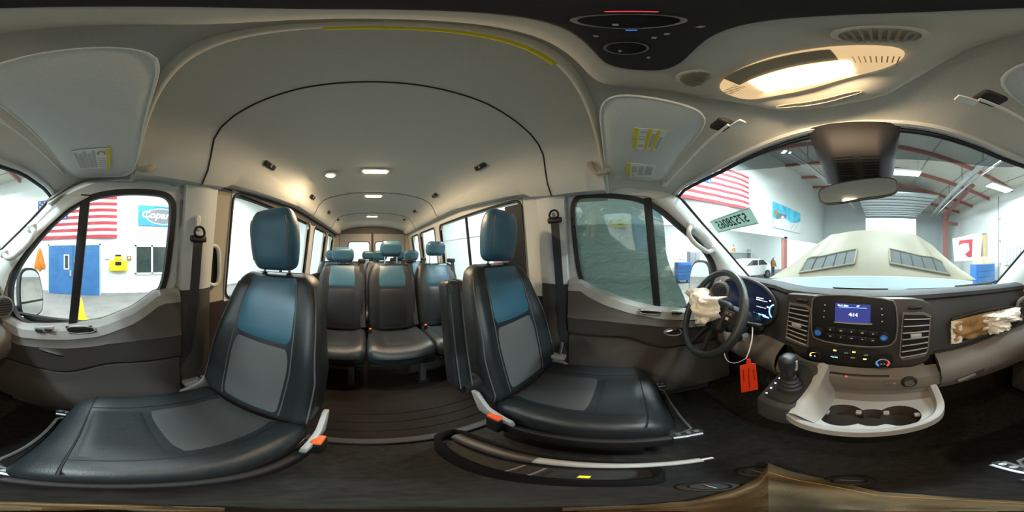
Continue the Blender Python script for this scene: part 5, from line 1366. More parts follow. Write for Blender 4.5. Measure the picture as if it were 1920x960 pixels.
# floor fixings around it
for px, lb in (((1330, 912), 'dark oval floor anchor beside the hand brake trough'), ((1418, 884), 'dark oval floor anchor under the tan cloth tip'), ((1592, 901), 'dark oval floor anchor ahead of the tan cloth')):
    c = pZ(*px, FZ + 0.004)
    t = thing('floor_anchor', lb, 'anchor', tuple(c), 'floor anchors')
    MB().lathe(c, (0, 0, 1), [(0.036, -0.003), (0.036, 0.006), (0.026, 0.009), (0.022, 0.004), (0.002, 0.004)], 24).build('cup', 'black', t)
    MB().tube([c + Vector((-0.016, 0, 0.006)), c + Vector((0, 0, 0.010)), c + Vector((0.016, 0, 0.006))], 0.003, 6).build('anchor_bar', 'steel', t)

# ================================================================== OUTSIDE THE VAN: mirrors, hood, placard
def door_mirror(side, px, X, lab):
    c = sum((pX(*p, X) for p in px), Vector()) / len(px)
    t = thing('door_mirror', lab, 'mirror', tuple(c), 'door mirrors')
    q = [pX(*p, X) for p in px]
    # tip the pane about its upright axis so it looks back along the van
    cy = sum(p.y for p in q) / len(q); cx = X
    nn = Vector((-side * 0.46, -0.886, 0)).normalized()
    q = [rd(*p) * (c.dot(nn) / rd(*p).dot(nn)) for p in px]
    lp = smooth_loop(q, 2)
    out = [c + (p - c) * 1.06 for p in lp]
    MB().loft([[p + nn * 0.004 for p in out], [p for p in [c + (p - c) * 1.10 for p in lp]], [p - nn * 0.05 for p in out], [c + (p - c) * 0.7 - nn * 0.10 for p in lp]], closed_u=True, caps=True).build('mirror_housing', 'dash_top', t)
    zs = sorted(p.z for p in lp); zc = lerp(zs[0], zs[-1], 0.33)
    up = [Vector((p.x, p.y, max(p.z, zc + 0.008))) for p in lp]; dn = [Vector((p.x, p.y, min(p.z, zc - 0.008))) for p in lp]
    MB().poly([p + nn * 0.005 for p in up], nn * 0.003).build('mirror_glass', 'mirror', t)
    MB().poly([p + nn * 0.005 for p in dn], nn * 0.003).build('wide_angle_glass', 'mirror', t)
    b = pX(px[0][0] - side * 0, zs[0], X) if False else c + Vector((-side * 0.06, 0.06, -0.10))
    MB().tube([c + Vector((0, 0.03, -0.10)) - nn * 0.04, Vector((sx(side, -0.35) + side * 0.05, c.y + 0.10, c.z - 0.14))], [0.03, 0.04], 10).build('mirror_arm', 'black', t)
    return t
door_mirror(1, [(42, 506), (68, 507), (76, 530), (80, 565), (76, 585), (58, 593), (42, 590), (38, 560), (38, 530)], 1.02, 'split-pane door mirror outside the passenger window')
door_mirror(-1, [(1300, 493), (1320, 491), (1330, 500), (1332, 540), (1328, 575), (1308, 578), (1294, 570), (1293, 530)], -1.14, 'pale door mirror outside the driver window behind the steering wheel')

hd = thing('engine_hood', 'raised cream-gold engine hood with two mesh vents', 'hood', (XC, 1.4, -0.2))
def hood_pt(u, v):
    s = 0.945 * (2 * u - 1); k = abs(s)
    hw = lerp(1.0, 0.93, v ** 1.5)
    y = 1.40 + 0.62 * v - 0.14 * k ** 2 * (1 - 0.3 * v)
    z = -0.20 + 0.525 * v * max(0.0, 1 - k ** 2.6) ** 0.5 - 0.03 * k ** 2 + 0.04 * math.sin(PI * v) * (1 - k)
    z += 0.022 * math.exp(-((k - 0.66 + 0.1 * v) / 0.07) ** 2) * sstep(0.05, 0.4, v)
    return Vector((XC + s * hw, y, z))
MB().slab(hood_pt, 48, 24, (0, 0.03, -0.012)).build('hood_panel', 'hood_paint', hd)
def hood_vent(u0, u1, skew, lab):
    def f(a, b):
        return hood_pt(lerp(u0, u1, a) + 0.0, lerp(0.15, 0.40, b) + skew * (a - 0.5)) + Vector((0, -0.010, 0.004))
    lp = [f(k / 10, 0) for k in range(11)] + [f(1, k / 6) for k in range(1, 7)] + [f(1 - k / 10, 1) for k in range(1, 11)] + [f(0, 1 - k / 6) for k in range(1, 6)]
    b = MB().slab(f, 10, 6, (0, 0.008, -0.002)).build('mesh_vent', 'mesh_vent', hd)
    MB().tube(lp, 0.011, 8, closed=True).build('vent_frame', 'hood_paint', b)
    for k in range(1, 5):
        MB().tube([f(k / 5, q / 4) + Vector((0, -0.004, 0)) for q in range(5)], 0.004, 5).build('vent_bar', 'black', b)
hood_vent(0.15, 0.42, 0.10, 'l')
hood_vent(0.60, 0.88, -0.12, 'r')
cw = MB().slab(lambda u, v: Vector((XC + lerp(-0.86, 0.86, u), 1.335 - WK * 0.8 * (lerp(-0.86, 0.86, u)) ** 2 + 0.035 * v, lerp(-0.34, -0.172 - 0.05 * (2 * u - 1) ** 2, v))), 20, 4, (0, 0.02, 0)).build('reflection_strip', 'reflection_blue', None)  # stand-in strip, the bluish windscreen reflection given as its own colour
tag(cw, 'pale blue strip standing in for the windscreen reflection below the raised hood', 'panel')
wi = thing('windscreen_wiper', 'dark wiper blade resting low on the passenger side of the windscreen', 'wiper', tuple(pW(1840, 534)))
MB().tube([pW(1790, 537, -0.03), pW(1850, 531, -0.03), pW(1900, 520, -0.03)], 0.008, 6).build('blade', 'black', wi)
MB().tube([pW(1790, 540, -0.05), pW(1860, 532, -0.05)], 0.009, 6).build('arm', 'black', wi)

# stock-number placard stuck to the glass: seen from behind, so the figures read reversed
pl = thing('stock_placard', 'pale green number placard with reversed figures stuck inside the windscreen', 'placard', tuple(pW(1375, 415)))
q = [pW(*p, 0.012) for p in [(1330, 415), (1405, 388), (1423, 420), (1346, 437)]]      # left-top, right-top, right-bottom, left-bottom
MB().poly(q, (0, 0.002, 0.001)).build('card', 'placard', pl, smooth=False)
rr = ((q[1] - q[0]) + (q[2] - q[3])) / 2; uu = ((q[0] - q[3]) + (q[1] - q[2])) / 2; cc0 = sum(q, Vector()) / 4
W_ = rr.length; Hh = uu.length
text('57528065', Hh * 0.78, cc0 - rr.normalized().cross(uu.normalized()) * -0.004 + uu * 0.02, rr, uu, 'placard_ink', pl, 'stock_number', bold=0.0012, flip=True, sx=W_ * 0.82 / (Hh * 0.78 * 8 * 0.545))
for k in (0.06, 0.94):
    MB().tube([q[3].lerp(q[2], 0.04).lerp(q[0].lerp(q[1], 0.04), k), q[3].lerp(q[2], 0.96).lerp(q[0].lerp(q[1], 0.96), k)], 0.0012, 4).build('border_line', 'placard_ink', pl)

# ================================================================== WORKSHOP
GZ = -H0
WX, LX = 7.3, -6.0
def czl(x): return 4.4 + (WX - x) * 0.188
gf = MB().b2((-16, -14, GZ - 0.1), (WX + 0.1, 30, GZ)).build('workshop_floor', 'concrete'); structure(gf, 'pale concrete workshop floor')
wr = MB().b2((WX, -14, GZ), (WX + 0.15, 17.2, 4.6)).build('workshop_wall_right', 'wall_white'); structure(wr, 'white workshop wall on the passenger side')
wl = sroot('workshop_wall_left', (LX, 0, 1.2), 'white upper workshop wall on the driver side')
MB().b2((LX - 0.15, -14, 1.2), (LX, 17.2, 7.2)).build('wall_panel', 'wall_white', wl)
for y in (-6.0, 9.2): MB().b2((LX - 0.25, y - 0.18, GZ), (LX, y + 0.18, 1.3)).build('post', 'purlin', wl)
MB().b2((LX - 0.25, -14, GZ), (LX - 0.05, -6.0, 1.3)).build('lower_wall', 'wall_white', wl)
bay = MB().b2((-13.2, -14, GZ), (-13.0, 20, 4)).build('workshop_wall_far', 'wall_white'); structure(bay, 'far wall of the side bay')
br = MB().b2((-13.2, -14, 3.4), (LX - 0.1, 20, 3.5)).build('side_bay_ceiling', 'roof_white'); structure(br, 'ceiling of the side bay')
bk = MB().b2((-13.2, -12.2, GZ), (WX + 0.1, -12, 7.2)).build('workshop_wall_rear', 'wall_white'); structure(bk, 'white workshop wall behind the van')
rf = sroot('workshop_roof', (0, 3, 5.5), 'pale sloping workshop roof')
MB().slab(lambda u, v: Vector((lerp(LX - 0.2, WX + 0.2, u), lerp(-13, 17.4, v), czl(lerp(LX - 0.2, WX + 0.2, u)))), 8, 8, (0, 0, 0.1)).build('roof_sheet', 'roof_white', rf)
for y in (-9, -6, -3, 0, 2.2, 4.6, 6.9, 9.2, 11.5, 13.8):
    MB().poly([Vector((LX, y - 0.05, czl(LX) - 0.24)), Vector((WX, y - 0.05, czl(WX) - 0.24)), Vector((WX, y - 0.05, czl(WX) - 0.01)), Vector((LX, y - 0.05, czl(LX) - 0.01))], (0, 0.10, 0)).build('purlin', 'purlin', rf, smooth=False)
for k in range(6):
    x = -4 + 2.1 * k
    MB().b2((x - 0.02, -12, czl(x) - 0.035), (x + 0.02, 17, czl(x) - 0.005)).build('roof_joint', 'galv', rf)
# front wall with the big open roll-up door
YF = 16.6
fwk = sroot('workshop_wall_front', (1.2, YF, GZ), 'far workshop wall around the open roll-up door')
dx0, dx1, dz1 = -1.45, 3.75, 3.95
MB().b2((LX, YF, GZ), (dx0, YF + 0.15, 7)).build('wall_panel', 'wall_grey', fwk)
MB().b2((dx1, YF, GZ), (WX, YF + 0.15, 7)).build('wall_panel', 'wall_grey', fwk)
MB().b2((dx0, YF, dz1), (dx1, YF + 0.15, 7)).build('wall_panel', 'wall_grey', fwk)
for k in range(14):
    x = dx1 + 0.2 + k * 0.25
    if x < WX: MB().b2((x - 0.012, YF - 0.03, GZ), (x + 0.012, YF, 5)).build('sheet_rib', 'wall_grey', fwk)
rdo = thing('roll_up_door', 'open sectional overhead door, its slats stored flat under the roof', 'door', (1.15, 13.5, 4.0))
for k in range(9):
    y = 10.2 + 0.72 * k
    MB().rbox((1.15, y, 4.12 + 0.02 * (k % 2)), (5.2, 0.66, 0.06), 0.02, 1).build('slat', 'shutter', rdo)
    MB().b2((-1.4, y - 0.35, 4.05), (3.7, y - 0.31, 4.13)).build('slat_joint', 'galv', rdo)
for nm, a, b, lb in (('door_track', pZ(1916, 262, 3.9), pZ(1744, 408, 4.0), 'long grey overhead door track running from above the passenger side to the open door'), ('door_track', pZ(1470, 285, 4.6), pZ(1604, 392, 4.6), 'grey overhead door track left of the sensor cover')):
    t = thing(nm, lb, 'track', tuple((a + b) / 2), 'overhead door tracks')
    MB().tube([a, b], 0.10, 4, flat=(1.6, 1.0)).build('rail', 'galv', t, smooth=False)
    off = Vector((0.26, 0, -0.14))
    MB().tube([a + off, b + off], 0.05, 8).build('conduit', 'chrome', t)
    for k in range(1, 6):
        p = a.lerp(b, k / 6); MB().b2((p.x - 0.02, p.y - 0.02, p.z), (p.x + 0.02, p.y + 0.02, czl(p.x))).build('hanger', 'galv', t)
col = thing('steel_frame', 'red-brown steel column with bent rafter right of the open door', 'steel frame', (6.0, 14.2, GZ))
MB().b2((5.85, 14.0, GZ), (6.2, 14.4, 3.7)).build('column', 'purlin', col)
MB().tube([(6.02, 14.2, 3.5), (5.95, 13.2, 4.1), (5.7, 10.5, 4.45), (5.4, 8.4, 4.6)], [0.24, 0.22, 0.18, 0.14], 4).build('rafter', 'purlin', col, smooth=False)
MB().b2((6.2, 14.1, 3.0), (WX, 14.3, 3.3)).build('girt', 'purlin', col)
BLAB = ['bright bay lamp right of the sensor cover', 'bright bay lamp near the passenger-side wall ahead', 'bay lamp above the driver-side wall flag', 'bay lamp above the blue double door', 'bay lamp over the driver-side rear', 'bay lamp seen through the sliding door window', 'bay lamp behind the van', 'bay lamp straight above the hood', 'bay lamp in the side bay over the white car']
for b, lb in zip(BAY, BLAB):
    t = thing('bay_lamp', lb, 'lamp', b[:3], 'workshop bay lamps')
    MB().rbox((b[0], b[1], b[2]), (1.5, 0.6, 0.10), 0.03, 1).build('housing', 'shutter', t)
    MB().rbox((b[0], b[1], b[2] - 0.055), (1.35, 0.5, 0.03), 0.01, 1).build('diffuser', 'bay_glow', t)
    for s_ in (-0.6, 0.6):
        MB().tube([(b[0] + s_, b[1], b[2] + 0.03), (b[0] + s_, b[1], czl(b[0] + s_) if b[0] > LX else 3.42)], 0.012, 5).build('hanger', 'galv', t)

# flags
def flag(org, right, up, w, h, lab):
    org, r, u = Vector(org), Vector(right), Vector(up); n = r.cross(u)
    t = thing('wall_flag', lab, 'flag', tuple(org + r * w / 2), 'wall flags')
    wave = lambda a, b: 0.03 * math.sin(a * 9 + b * 2) + 0.02 * math.sin(a * 17)
    for k in range(13):
        b0, b1 = 1 - (k + 1) / 13, 1 - k / 13
        MB().slab(lambda a, b: org + r * (a * w) + u * (lerp(b0, b1, b) * h) + n * (0.06 + wave(a, lerp(b0, b1, b))), 24, 1, n * -0.01).build('stripe', 'flag_red' if k % 2 == 0 else 'flag_white', t)
    MB().slab(lambda a, b: org + r * (a * 0.4 * w) + u * (lerp(1 - 7 / 13, 1, b) * h) + n * (0.075 + wave(a * 0.4, 0.8)), 12, 4, n * -0.01).build('canton', 'flag_blue', t)
    st = MB()
    for row in range(9):
        cnt = 6 if row % 2 == 0 else 5
        for c in range(cnt):
            a = (0.4 / 12) * (2 * c + (1 if cnt == 6 else 2)); b = 1 - (7 / 13) * (row + 1) / 10
            ce = org + r * (a * w) + u * (b * h) + n * (0.10 + wave(a, 0.8)); L = 0.045 * h / 1.9 * 1.2
            pts = [ce + (r * math.sin(2 * PI * k / 10) + u * math.cos(2 * PI * k / 10)) * (L if k % 2 == 0 else L * 0.42) for k in range(10)]
            st.poly(pts, n * 0.003)
    o = st.build('stars', 'flag_white', t, smooth=False); o['kind'] = 'stuff'
    for a in (0.0, 1.0): MB().disc(org + r * (a * w) + u * h + n * 0.07, n, 0.025, 0.02, 10).build('grommet', 'steel', t)
flag((WX - 0.02, 3.50, 0.80), (0, -1, 0), (0, 0, 1), 3.72, 1.97, 'striped flag with stars high on the white wall above the blue doors')
flag((LX + 0.02, 2.05, 2.35), (0, 1, 0), (0, 0, 1), 3.7, 2.0, 'striped flag with stars on the driver-side wall, behind the number placard')
# signs
def banner(org, right, w, h, m, lab):
    org, r = Vector(org), Vector(right); u = Vector((0, 0, 1)); n = r.cross(u)
    t = thing('wall_sign', lab, 'sign', tuple(org), None)
    MB().poly([org + n * 0.02, org + r * w + n * 0.02, org + r * w + u * h + n * 0.02, org + u * h + n * 0.02], n * 0.03).build('board', m, t, smooth=False)
    return t, org + n * 0.055, r, u, n
t, o, r, u, n = banner((WX, -1.18, 1.40), (0, -1, 0), 2.0, 0.98, 'sign_blue', 'blue sign reading Copart on the white wall beside the passenger pillar')
c = o + r * 1.12 + u * 0.47
el = lambda a, b, d: [c + r * (a * math.cos(2 * PI * k / 40)) + u * (b * math.sin(2 * PI * k / 40)) + n * d for k in range(40)]
MB().poly(el(0.74, 0.36, 0.0), n * 0.004).build('oval', 'sign_grey', t, smooth=False)
MB().ring(el(0.74, 0.36, 0.002), el(0.785, 0.40, 0.002), n * 0.006).build('oval_rim', 'flag_white', t, smooth=False)
text('Copart', 0.47, o + r * 0.88 + u * 0.52 + n * 0.012, r, u, 'flag_white', t, ext=0.004, shear=0.25, bold=0.014, sx=1.12)
t, o, r, u, n = banner((LX, 7.7, 1.75), (0, 1, 0), 3.5, 1.65, 'sign_teal', 'blue and white picture banner on the driver-side wall near the hood')
MB().poly([o, o + r * 3.5, o + r * 3.5 + u * 0.95, o + r * 2.9 + u * 0.75, o + r * 2.0 + u * 0.62, o + r * 1.1 + u * 0.85, o + r * 0.5 + u * 0.55, o + u * 0.6], n * 0.006).build('white_shape', 'flag_white', t, smooth=False)
MB().poly([o + r * 0.25 + u * 0.6 + n * .007, o + r * 1.3 + u * 0.75 + n * .007, o + r * 1.55 + u * 1.05 + n * .007, o + r * 0.5 + u * 1.0 + n * .007], n * 0.005).build('grey_shape', 'sign_grey', t, smooth=False)
MB().disc(o + r * 0.32 + u * 1.0 + n * 0.012, n, 0.15, 0.004, 16).build('orange_spot', 'orange', t)
MB().annulus(o + r * 1.05 + u * 0.72 + n * 0.014, n, 0.06, 0.20, 0.004, 20).build('wheel_shape', 'flag_white', t)
for k in range(2):
    MB().poly([o + r * (1.9 + 0.55 * k) + u * 0.12 + n * .008, o + r * (2.0 + 0.55 * k) + u * 0.12 + n * .008, o + r * (2.6 + 0.5 * k) + u * 0.62 + n * .008, o + r * (2.5 + 0.5 * k) + u * 0.62 + n * .008], n * 0.004).build('grey_stroke', 'wall_grey', t, smooth=False)

# blue double doors
bd = thing('double_door', 'blue steel double doors in the white wall', 'door', (WX, 1.75, GZ))
for y0, y1 in ((0.56, 1.74), (1.77, 2.95)):
    lf = MB().b2((WX - 0.07, y0, GZ + 0.01), (WX - 0.01, y1, 0.48)).build('leaf', 'door_blue', bd)
    yc = y1 - 0.30 if y0 < 1 else y0 + 0.30
    MB().b2((WX - 0.08, yc - 0.13, -0.62), (WX - 0.06, yc + 0.13, 0.07)).build('glazing_frame', 'flag_white', lf)
    MB().b2((WX - 0.084, yc - 0.08, -0.57), (WX - 0.06, yc + 0.08, 0.02)).build('glazing', 'glass_dark', lf)
    yh = 1.74 - 0.10 if y0 < 1 else 1.77 + 0.10
    MB().rbox((WX - 0.10, yh, -0.80), (0.05, 0.09, 0.26), 0.01, 1).build('handle', 'chrome', lf)
for a, b in (((0.50, GZ), (0.56, 0.56)), ((2.95, GZ), (3.01, 0.56))):
    MB().b2((WX - 0.05, a[0], a[1]), (WX, b[0], b[1])).build('frame', 'wall_grey', bd)
MB().b2((WX - 0.05, 0.5, 0.49), (WX, 3.01, 0.56)).build('frame', 'wall_grey', bd)
sk = MB().b2((WX - 0.03, -11, GZ), (WX, 0.49, GZ + 0.12)).build('baseboard_right', 'galv'); structure(sk, 'grey skirting along the white wall')
sk = MB().b2((WX - 0.03, 3.02, GZ), (WX, 16, GZ + 0.12)).build('baseboard_front', 'galv'); structure(sk, 'grey skirting ahead of the blue doors')
# office window
ow = thing('office_window', 'dark two-pane window with white frame in the white wall', 'window', (WX, -1.8, -0.8))
for k in range(3):
    y = -1.10 - 0.76 * k
    MB().b2((WX - 0.03, y - 0.68, -0.76), (WX - 0.005, y, 0.44)).build('pane', 'glass_dark', ow)
for k in range(4):
    y = -1.06 - 0.76 * k
    MB().b2((WX - 0.06, y - 0.04, -0.82), (WX - 0.002, y + 0.04, 0.50)).build('mullion', 'wall_white', ow)
for z in (-0.80, 0.46): MB().b2((WX - 0.06, -3.38, z - 0.04), (WX - 0.002, -1.02, z + 0.04)).build('rail', 'wall_white', ow)
# eyewash station
ew = thing('eyewash_station', 'bright yellow wall box with black top between doors and window', 'wall box', (WX - 0.15, -0.3, -0.7))
MB().rbox((WX - 0.15, -0.27, -0.42), (0.26, 0.78, 0.48), 0.05, 2).build('tank', 'eyewash_yellow', ew)
MB().rbox((WX - 0.30, -0.27, -0.32), (0.04, 0.26, 0.16), 0.02, 1).build('nozzle_cover', 'black', ew)
MB().rbox((WX - 0.15, -0.27, -0.10), (0.22, 0.36, 0.16), 0.04, 1).build('cap_housing', 'eyewash_yellow', ew)
MB().rbox((WX - 0.15, -0.27, 0.02), (0.12, 0.26, 0.08), 0.02, 1).build('cap', 'black', ew)
for (y, z, m_, lb) in ((0.22, -0.05, 'shutter', 'small grey switch box left of the yellow wall box'), (-0.76, -0.08, 'foam', 'small brown box right of the yellow wall box')):
    w_ = thing('wall_switch', lb, 'switch box', (WX - 0.04, y, z))
    MB().rbox((WX - 0.05, y, z), (0.09, 0.20, 0.18), 0.015, 1).build('case', m_, w_)
    MB().rbox((WX - 0.10, y, z), (0.02, 0.07, 0.08), 0.006, 1).build('toggle', 'paper', w_)
# orange vest hanging on the wall
ov = thing('hanging_vest', 'orange vest hanging on the white wall left of the blue doors', 'vest', (WX - 0.05, 3.45, -0.75))
vl = [(0.03, 0.38), (0.08, 0.33), (0.14, 0.1), (0.22, -0.2), (0.30, -0.55), (0.24, -0.68), (0.10, -0.62), (0.0, -0.78), (-0.12, -0.62), (-0.26, -0.66), (-0.30, -0.5), (-0.20, -0.15), (-0.13, 0.12), (-0.07, 0.33), (-0.03, 0.38)]
lp = [Vector((0, y, z)) for y, z in vl]
rings = []
for tt, dx in ((1.0, 0.0), (1.02, -0.04), (0.8, -0.10), (0.4, -0.14), (0.02, -0.15)):
    rings.append([Vector((WX - 0.01 + dx + 0.02 * math.sin(p.y * 30), 3.46 + p.y * tt, -0.15 + (p.z + 0.15) * tt)) for p in lp])
MB().loft(rings, closed_u=True).build('cloth', 'orange', ov)
MB().tube([(WX - 0.01, 3.46, 0.24), (WX - 0.08, 3.46, 0.24)], 0.012, 6).build('hook', 'steel', ov)
# yellow safety cone with a pole
yc = thing('safety_cone', 'yellow floor cone with a tall pale pole outside the passenger door', 'cone', (4.2, 0.82, GZ))
MB().lathe((4.2, 0.82, GZ), (0, 0, 1), [(0.24, 0), (0.24, 0.03), (0.15, 0.05), (0.04, 0.66), (0.02, 0.68)], 20).build('cone', 'eyewash_yellow', yc)
MB().tube([(4.2, 0.82, GZ + 0.6), (4.2, 0.98, GZ + 1.7)], 0.018, 8).build('pole', 'wood', yc)

# things ahead on the passenger side
tb = thing('hanging_banner', 'white banner with a red emblem hanging from an arm', 'banner', (5.6, 9.8, 0.0))
A = pY(1786, 449, 9.6); B = pY(1842, 437, 9.6); C2 = pY(1838, 487, 9.6); D2 = pY(1790, 490, 9.6)
MB().poly([A, B, C2, D2], (0, 0.03, 0)).build('cloth', 'car_white', tb, smooth=False)
MB().tube([A, B], 0.05, 8).build('arm', 'flag_white', tb)
e = [pY(*p, 9.57) for p in [(1799, 451), (1824, 448), (1822, 482), (1815, 482), (1797, 462)]]
MB().poly(e, (0, 0.02, 0)).build('red_emblem', 'flag_red', tb, smooth=False)
e = [pY(*p, 9.55) for p in [(1797, 461), (1806, 456), (1816, 456), (1818, 469), (1810, 476), (1803, 470)]]
MB().poly(e, (0, 0.02, 0)).build('white_emblem', 'flag_white', tb, smooth=False)
ps_ = thing('wooden_post', 'upright orange-brown wooden post beside the hanging banner', 'post', tuple(pY(1842, 487, 9.5)))
a, b = pY(1844, 440, 9.5), pY(1842, 486, 9.5)
MB().b2((a.x - 0.10, 9.3, GZ), (a.x + 0.10, 9.42, a.z)).build('shaft', 'wood', ps_)
MB().b2((a.x - 0.13, 9.27, a.z), (a.x + 0.13, 9.45, a.z + 0.08)).build('cap', 'sign_grey', ps_)
cb = thing('blue_cabinet', 'blue steel tool cabinet beyond the hood on the passenger side', 'cabinet', (6.0, 8.4, GZ))
c0 = pY(1848, 525, 8.2)
MB().b2((c0.x - 0.9, 7.9, GZ), (c0.x + 0.5, 8.6, -0.52)).build('body', 'cart_blue', cb)
MB().b2((c0.x - 0.92, 7.88, -0.52), (c0.x + 0.52, 8.62, -0.46)).build('top', 'galv', cb)
for k in range(3): MB().b2((c0.x - 0.85, 7.87, -1.6 + 0.35 * k), (c0.x + 0.45, 7.9, -1.3 + 0.35 * k)).build('drawer', 'door_blue', cb)
for k, (dx, w_, h_) in enumerate(((-0.55, 0.5, 0.34), (0.02, 0.55, 0.42))):
    bx = thing('carton', ['pale cardboard carton on the blue cabinet, left one', 'pale cardboard carton on the blue cabinet, taller right one'][k], 'box', (c0.x + dx, 8.2, -0.46), 'cartons')
    MB().b2((c0.x + dx - w_ / 2, 8.0, -0.458), (c0.x + dx + w_ / 2, 8.45, -0.46 + h_)).build('case', 'carton', bx)
    MB().b2((c0.x + dx - 0.03, 7.995, -0.458), (c0.x + dx + 0.03, 8.455, -0.458 + h_)).build('tape', 'paper', bx)
rd_ = thing('wall_radiator', 'ribbed pale grey panel on the passenger-side wall', 'panel', (WX, 6.4, -0.4))
for k in range(7):
    MB().rbox((WX - 0.08, 5.75 + 0.28 * k, 0.05), (0.10, 0.22, 1.3), 0.04, 1).build('rib', 'shutter', rd_)
MB().b2((WX - 0.04, 5.6, -0.6), (WX - 0.01, 7.6, 0.7)).build('back_plate', 'wall_grey', rd_)
dp = thing('drain_pipe', 'thin dark pipe running up the passenger-side wall', 'pipe', (WX - 0.2, 8.0, GZ))
MB().tube([(WX - 0.2, 8.0, GZ), (WX - 0.2, 8.0, 4.1)], 0.03, 8).build('pipe', 'sign_grey', dp)
for z in (-0.5, 1.0, 2.5): MB().b2((WX - 0.25, 7.94, z), (WX - 0.002, 8.06, z + 0.05)).build('clamp', 'galv', dp)

# things in the side bay
wc = thing('white_car', 'white car parked in the side bay beyond the driver windscreen pillar', 'car', (-9.6, 8.6, GZ))
cxl = pX(1405, 500, -9.2)
bx, by = -9.4, cxl.y
prof = [(-2.2, 0.35), (-2.25, 0.8), (-1.9, 1.02), (-1.1, 1.12), (-0.4, 1.58), (0.9, 1.60), (1.7, 1.15), (2.15, 1.05), (2.25, 0.6), (2.2, 0.35)]
lp = smooth_loop([Vector((0, y, z)) for y, z in prof], 1)
MB().loft([[Vector((bx + dx, by + p.y * k, GZ + 0.35 + (p.z - 0.35) * k2)) for p in lp] for dx, k, k2 in ((-0.88, 0.94, 0.9), (-0.8, 1, 1), (0.8, 1, 1), (0.88, 0.94, 0.9))], closed_u=True, caps=True).build('body', 'car_white', wc)
MB().poly([Vector((bx + 0.84, by + y, GZ + z)) for y, z in [(-0.95, 1.1), (-0.35, 1.48), (0.25, 1.49), (0.25, 1.1)]], (0.06, 0, 0)).build('side_window', 'glass_dark', wc)
MB().poly([Vector((bx + 0.84, by + y, GZ + z)) for y, z in [(0.35, 1.1), (0.35, 1.49), (0.85, 1.5), (1.45, 1.12)]], (0.06, 0, 0)).build('side_window', 'glass_dark', wc)
for y in (-1.4, 1.4):
    for s_ in (-1, 1):
        w_ = MB().disc((bx + s_ * 0.72, by + y, GZ + 0.33), (s_, 0, 0), 0.33, 0.2, 20).build('wheel', 'rubber', wc)
        MB().disc((bx + s_ * 0.90, by + y, GZ + 0.33), (s_, 0, 0), 0.2, 0.04, 16).build('hub_cap', 'steel', w_)
oc_ = thing('traffic_cone', 'orange traffic cone on a shelf above the white car', 'cone', tuple(pX(1375, 468, -12.6)))
c = pX(1375, 472, -12.6)
MB().lathe(c, (0, 0, 1), [(0.26, 0), (0.26, 0.04), (0.18, 0.05), (0.05, 0.72), (0.03, 0.74)], 16).build('cone', 'orange', oc_)
MB().lathe(c + Vector((0, 0, 0.36)), (0, 0, 1), [(0.125, 0), (0.105, 0.12)], 16).build('reflective_band', 'flag_white', oc_)
shf = thing('bay_shelf', 'pale shelf rack along the far wall of the side bay', 'shelf', (-12.6, 8.0, GZ))
for z in (c.z - 0.05, c.z - 0.8, c.z - 1.4): MB().b2((-12.95, c.y - 2.2, z - 0.03), (-12.2, c.y + 2.2, z + 0.045)).build('board', 'shutter', shf)
for y in (c.y - 2.15, c.y + 2.15): MB().b2((-12.9, y - 0.04, GZ), (-12.25, y + 0.04, c.z + 0.3)).build('upright', 'galv', shf)
bc = thing('tool_cart', 'blue tool cart on the pale floor outside the driver window', 'cart', tuple(pZ(1276, 512, GZ + 0.3)))
p = pX(1281, 498, -10.2)
MB().b2((-10.6, p.y - 0.5, GZ + 0.18), (-9.9, p.y + 0.5, p.z + 0.22)).build('cabinet', 'cart_blue', bc, bevel=0.02)
for k in range(4): MB().b2((-9.9, p.y - 0.44, GZ + 0.28 + 0.24 * k), (-9.87, p.y + 0.44, GZ + 0.48 + 0.24 * k)).build('drawer', 'door_blue', bc)
for yy in (-0.4, 0.4):
    for xx in (-10.5, -10.0): MB().disc((xx, p.y + yy, GZ + 0.09), (1, 0, 0), 0.09, 0.05, 14).build('caster', 'rubber', bc)
MB().tube([(-9.95, p.y - 0.45, p.z + 0.2), (-9.95, p.y - 0.45, p.z + 0.42), (-9.95, p.y + 0.0, p.z + 0.42)], 0.02, 6).build('handle', 'galv', bc)
gc = thing('grey_locker', 'tall grey locker beside the blue tool cart', 'locker', tuple(pZ(1297, 512, GZ + 0.2)))
p = pX(1302, 480, -11.4)
MB().b2((-11.9, p.y - 0.45, GZ), (-11.3, p.y + 0.45, p.z + 0.35)).build('cabinet', 'galv', gc, bevel=0.02)
for s_ in (-0.22, 0.22): MB().b2((-11.3, p.y + s_ - 0.2, GZ + 0.1), (-11.27, p.y + s_ + 0.2, p.z + 0.28)).build('door', 'sign_grey', gc)

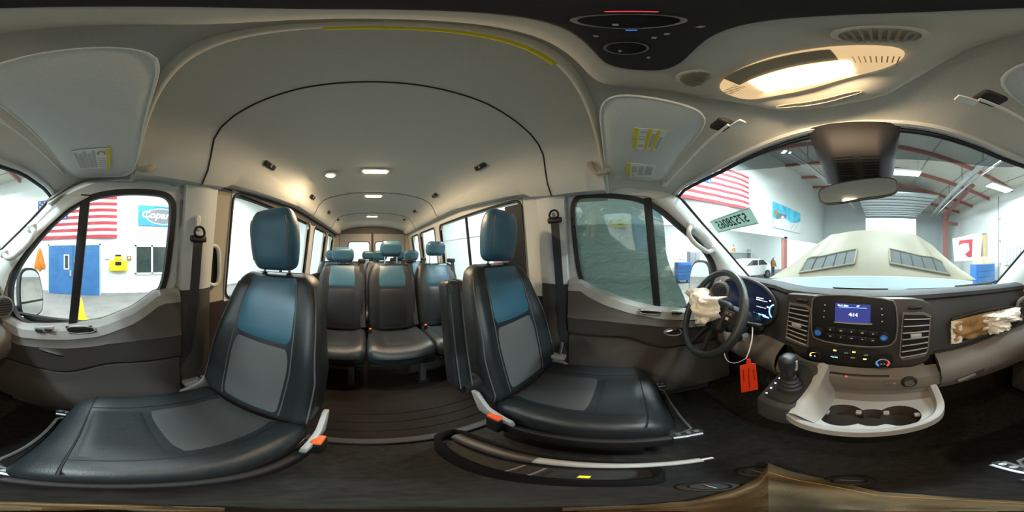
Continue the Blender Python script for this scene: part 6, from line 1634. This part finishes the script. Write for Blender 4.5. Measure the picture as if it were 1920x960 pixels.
# person in an orange vest beyond the hood
def person():
    base = pX(1449, 500, -7.6); base.z = GZ
    t = thing('person', 'person in an orange vest and pale cap standing beyond the raised hood', 'person', tuple(base))
    def skin(nm, pts, edges, m, sub=1):
        me = bpy.data.meshes.new(nm); me.from_pydata([p for p, _ in pts], edges, [])
        o = bpy.data.objects.new(nm, me); COL.objects.link(o); o.parent = t
        o.modifiers.new('skin', 'SKIN'); o.modifiers.new('sub', 'SUBSURF').levels = sub
        for i, (_, r) in enumerate(pts): me.skin_vertices[0].data[i].radius = r if isinstance(r, tuple) else (r, r)
        me.skin_vertices[0].data[0].use_root = True
        me.materials.append(MATS[m]); o.modifiers['sub'].render_levels = sub
        return o
    skin('body', [((0, 0, 0.95), (0.15, 0.11)), ((0, 0, 1.2), (0.14, 0.10)), ((0, 0, 1.42), (0.17, 0.10)), ((0, 0, 1.53), 0.06), ((0.01, 0, 1.60), 0.075), ((0.02, 0, 1.70), 0.095),
                  ((0.02, 0.20, 1.43), 0.055), ((0.04, 0.27, 1.17), 0.043), ((0.15, 0.24, 0.96), 0.033), ((0.02, -0.20, 1.43), 0.055), ((0.04, -0.27, 1.17), 0.043), ((0.15, -0.24, 0.96), 0.033),
                  ((0, 0.10, 0.85), 0.085), ((0.01, 0.11, 0.48), 0.06), ((0, 0.11, 0.09), 0.045), ((0.13, 0.12, 0.045), 0.04), ((0, -0.10, 0.85), 0.085), ((0.01, -0.11, 0.48), 0.06), ((0, -0.11, 0.09), 0.045), ((0.13, -0.12, 0.045), 0.04)],
         [(0, 1), (1, 2), (2, 3), (3, 4), (4, 5), (2, 6), (6, 7), (7, 8), (2, 9), (9, 10), (10, 11), (0, 12), (12, 13), (13, 14), (14, 15), (0, 16), (16, 17), (17, 18), (18, 19)], 'navy')
    b = Vector(base)
    def loc(m): m.xf(Matrix.Translation(b)); return m
    v = loc(MB().loft([[Vector((math.cos(a) * rx, math.sin(a) * ry, z)) for a in [2 * PI * k / 18 for k in range(18)]] for rx, ry, z in ((0.155, 0.20, 0.98), (0.155, 0.19, 1.2), (0.15, 0.21, 1.38), (0.10, 0.16, 1.49))], closed_u=True)).build('vest', 'orange', t)
    loc(MB().lathe((0.02, 0, 1.60), (0, 0, 1), [(0.075, 0), (0.092, 0.05), (0.095, 0.11)], 14)).build('face', 'skin', t)
    loc(MB().lathe((0.02, 0, 1.70), (0, 0, 1), [(0.105, 0), (0.10, 0.05), (0.06, 0.09), (0.001, 0.10)], 14)).build('cap', 'flag_white', t)
person()

# ================================================================== lift everything so the workshop floor lies at z = 0
for o in list(bpy.data.objects):
    if o.parent is None: o.location.z += H0
    for k in ('_base',):
        if k in o: del o[k]
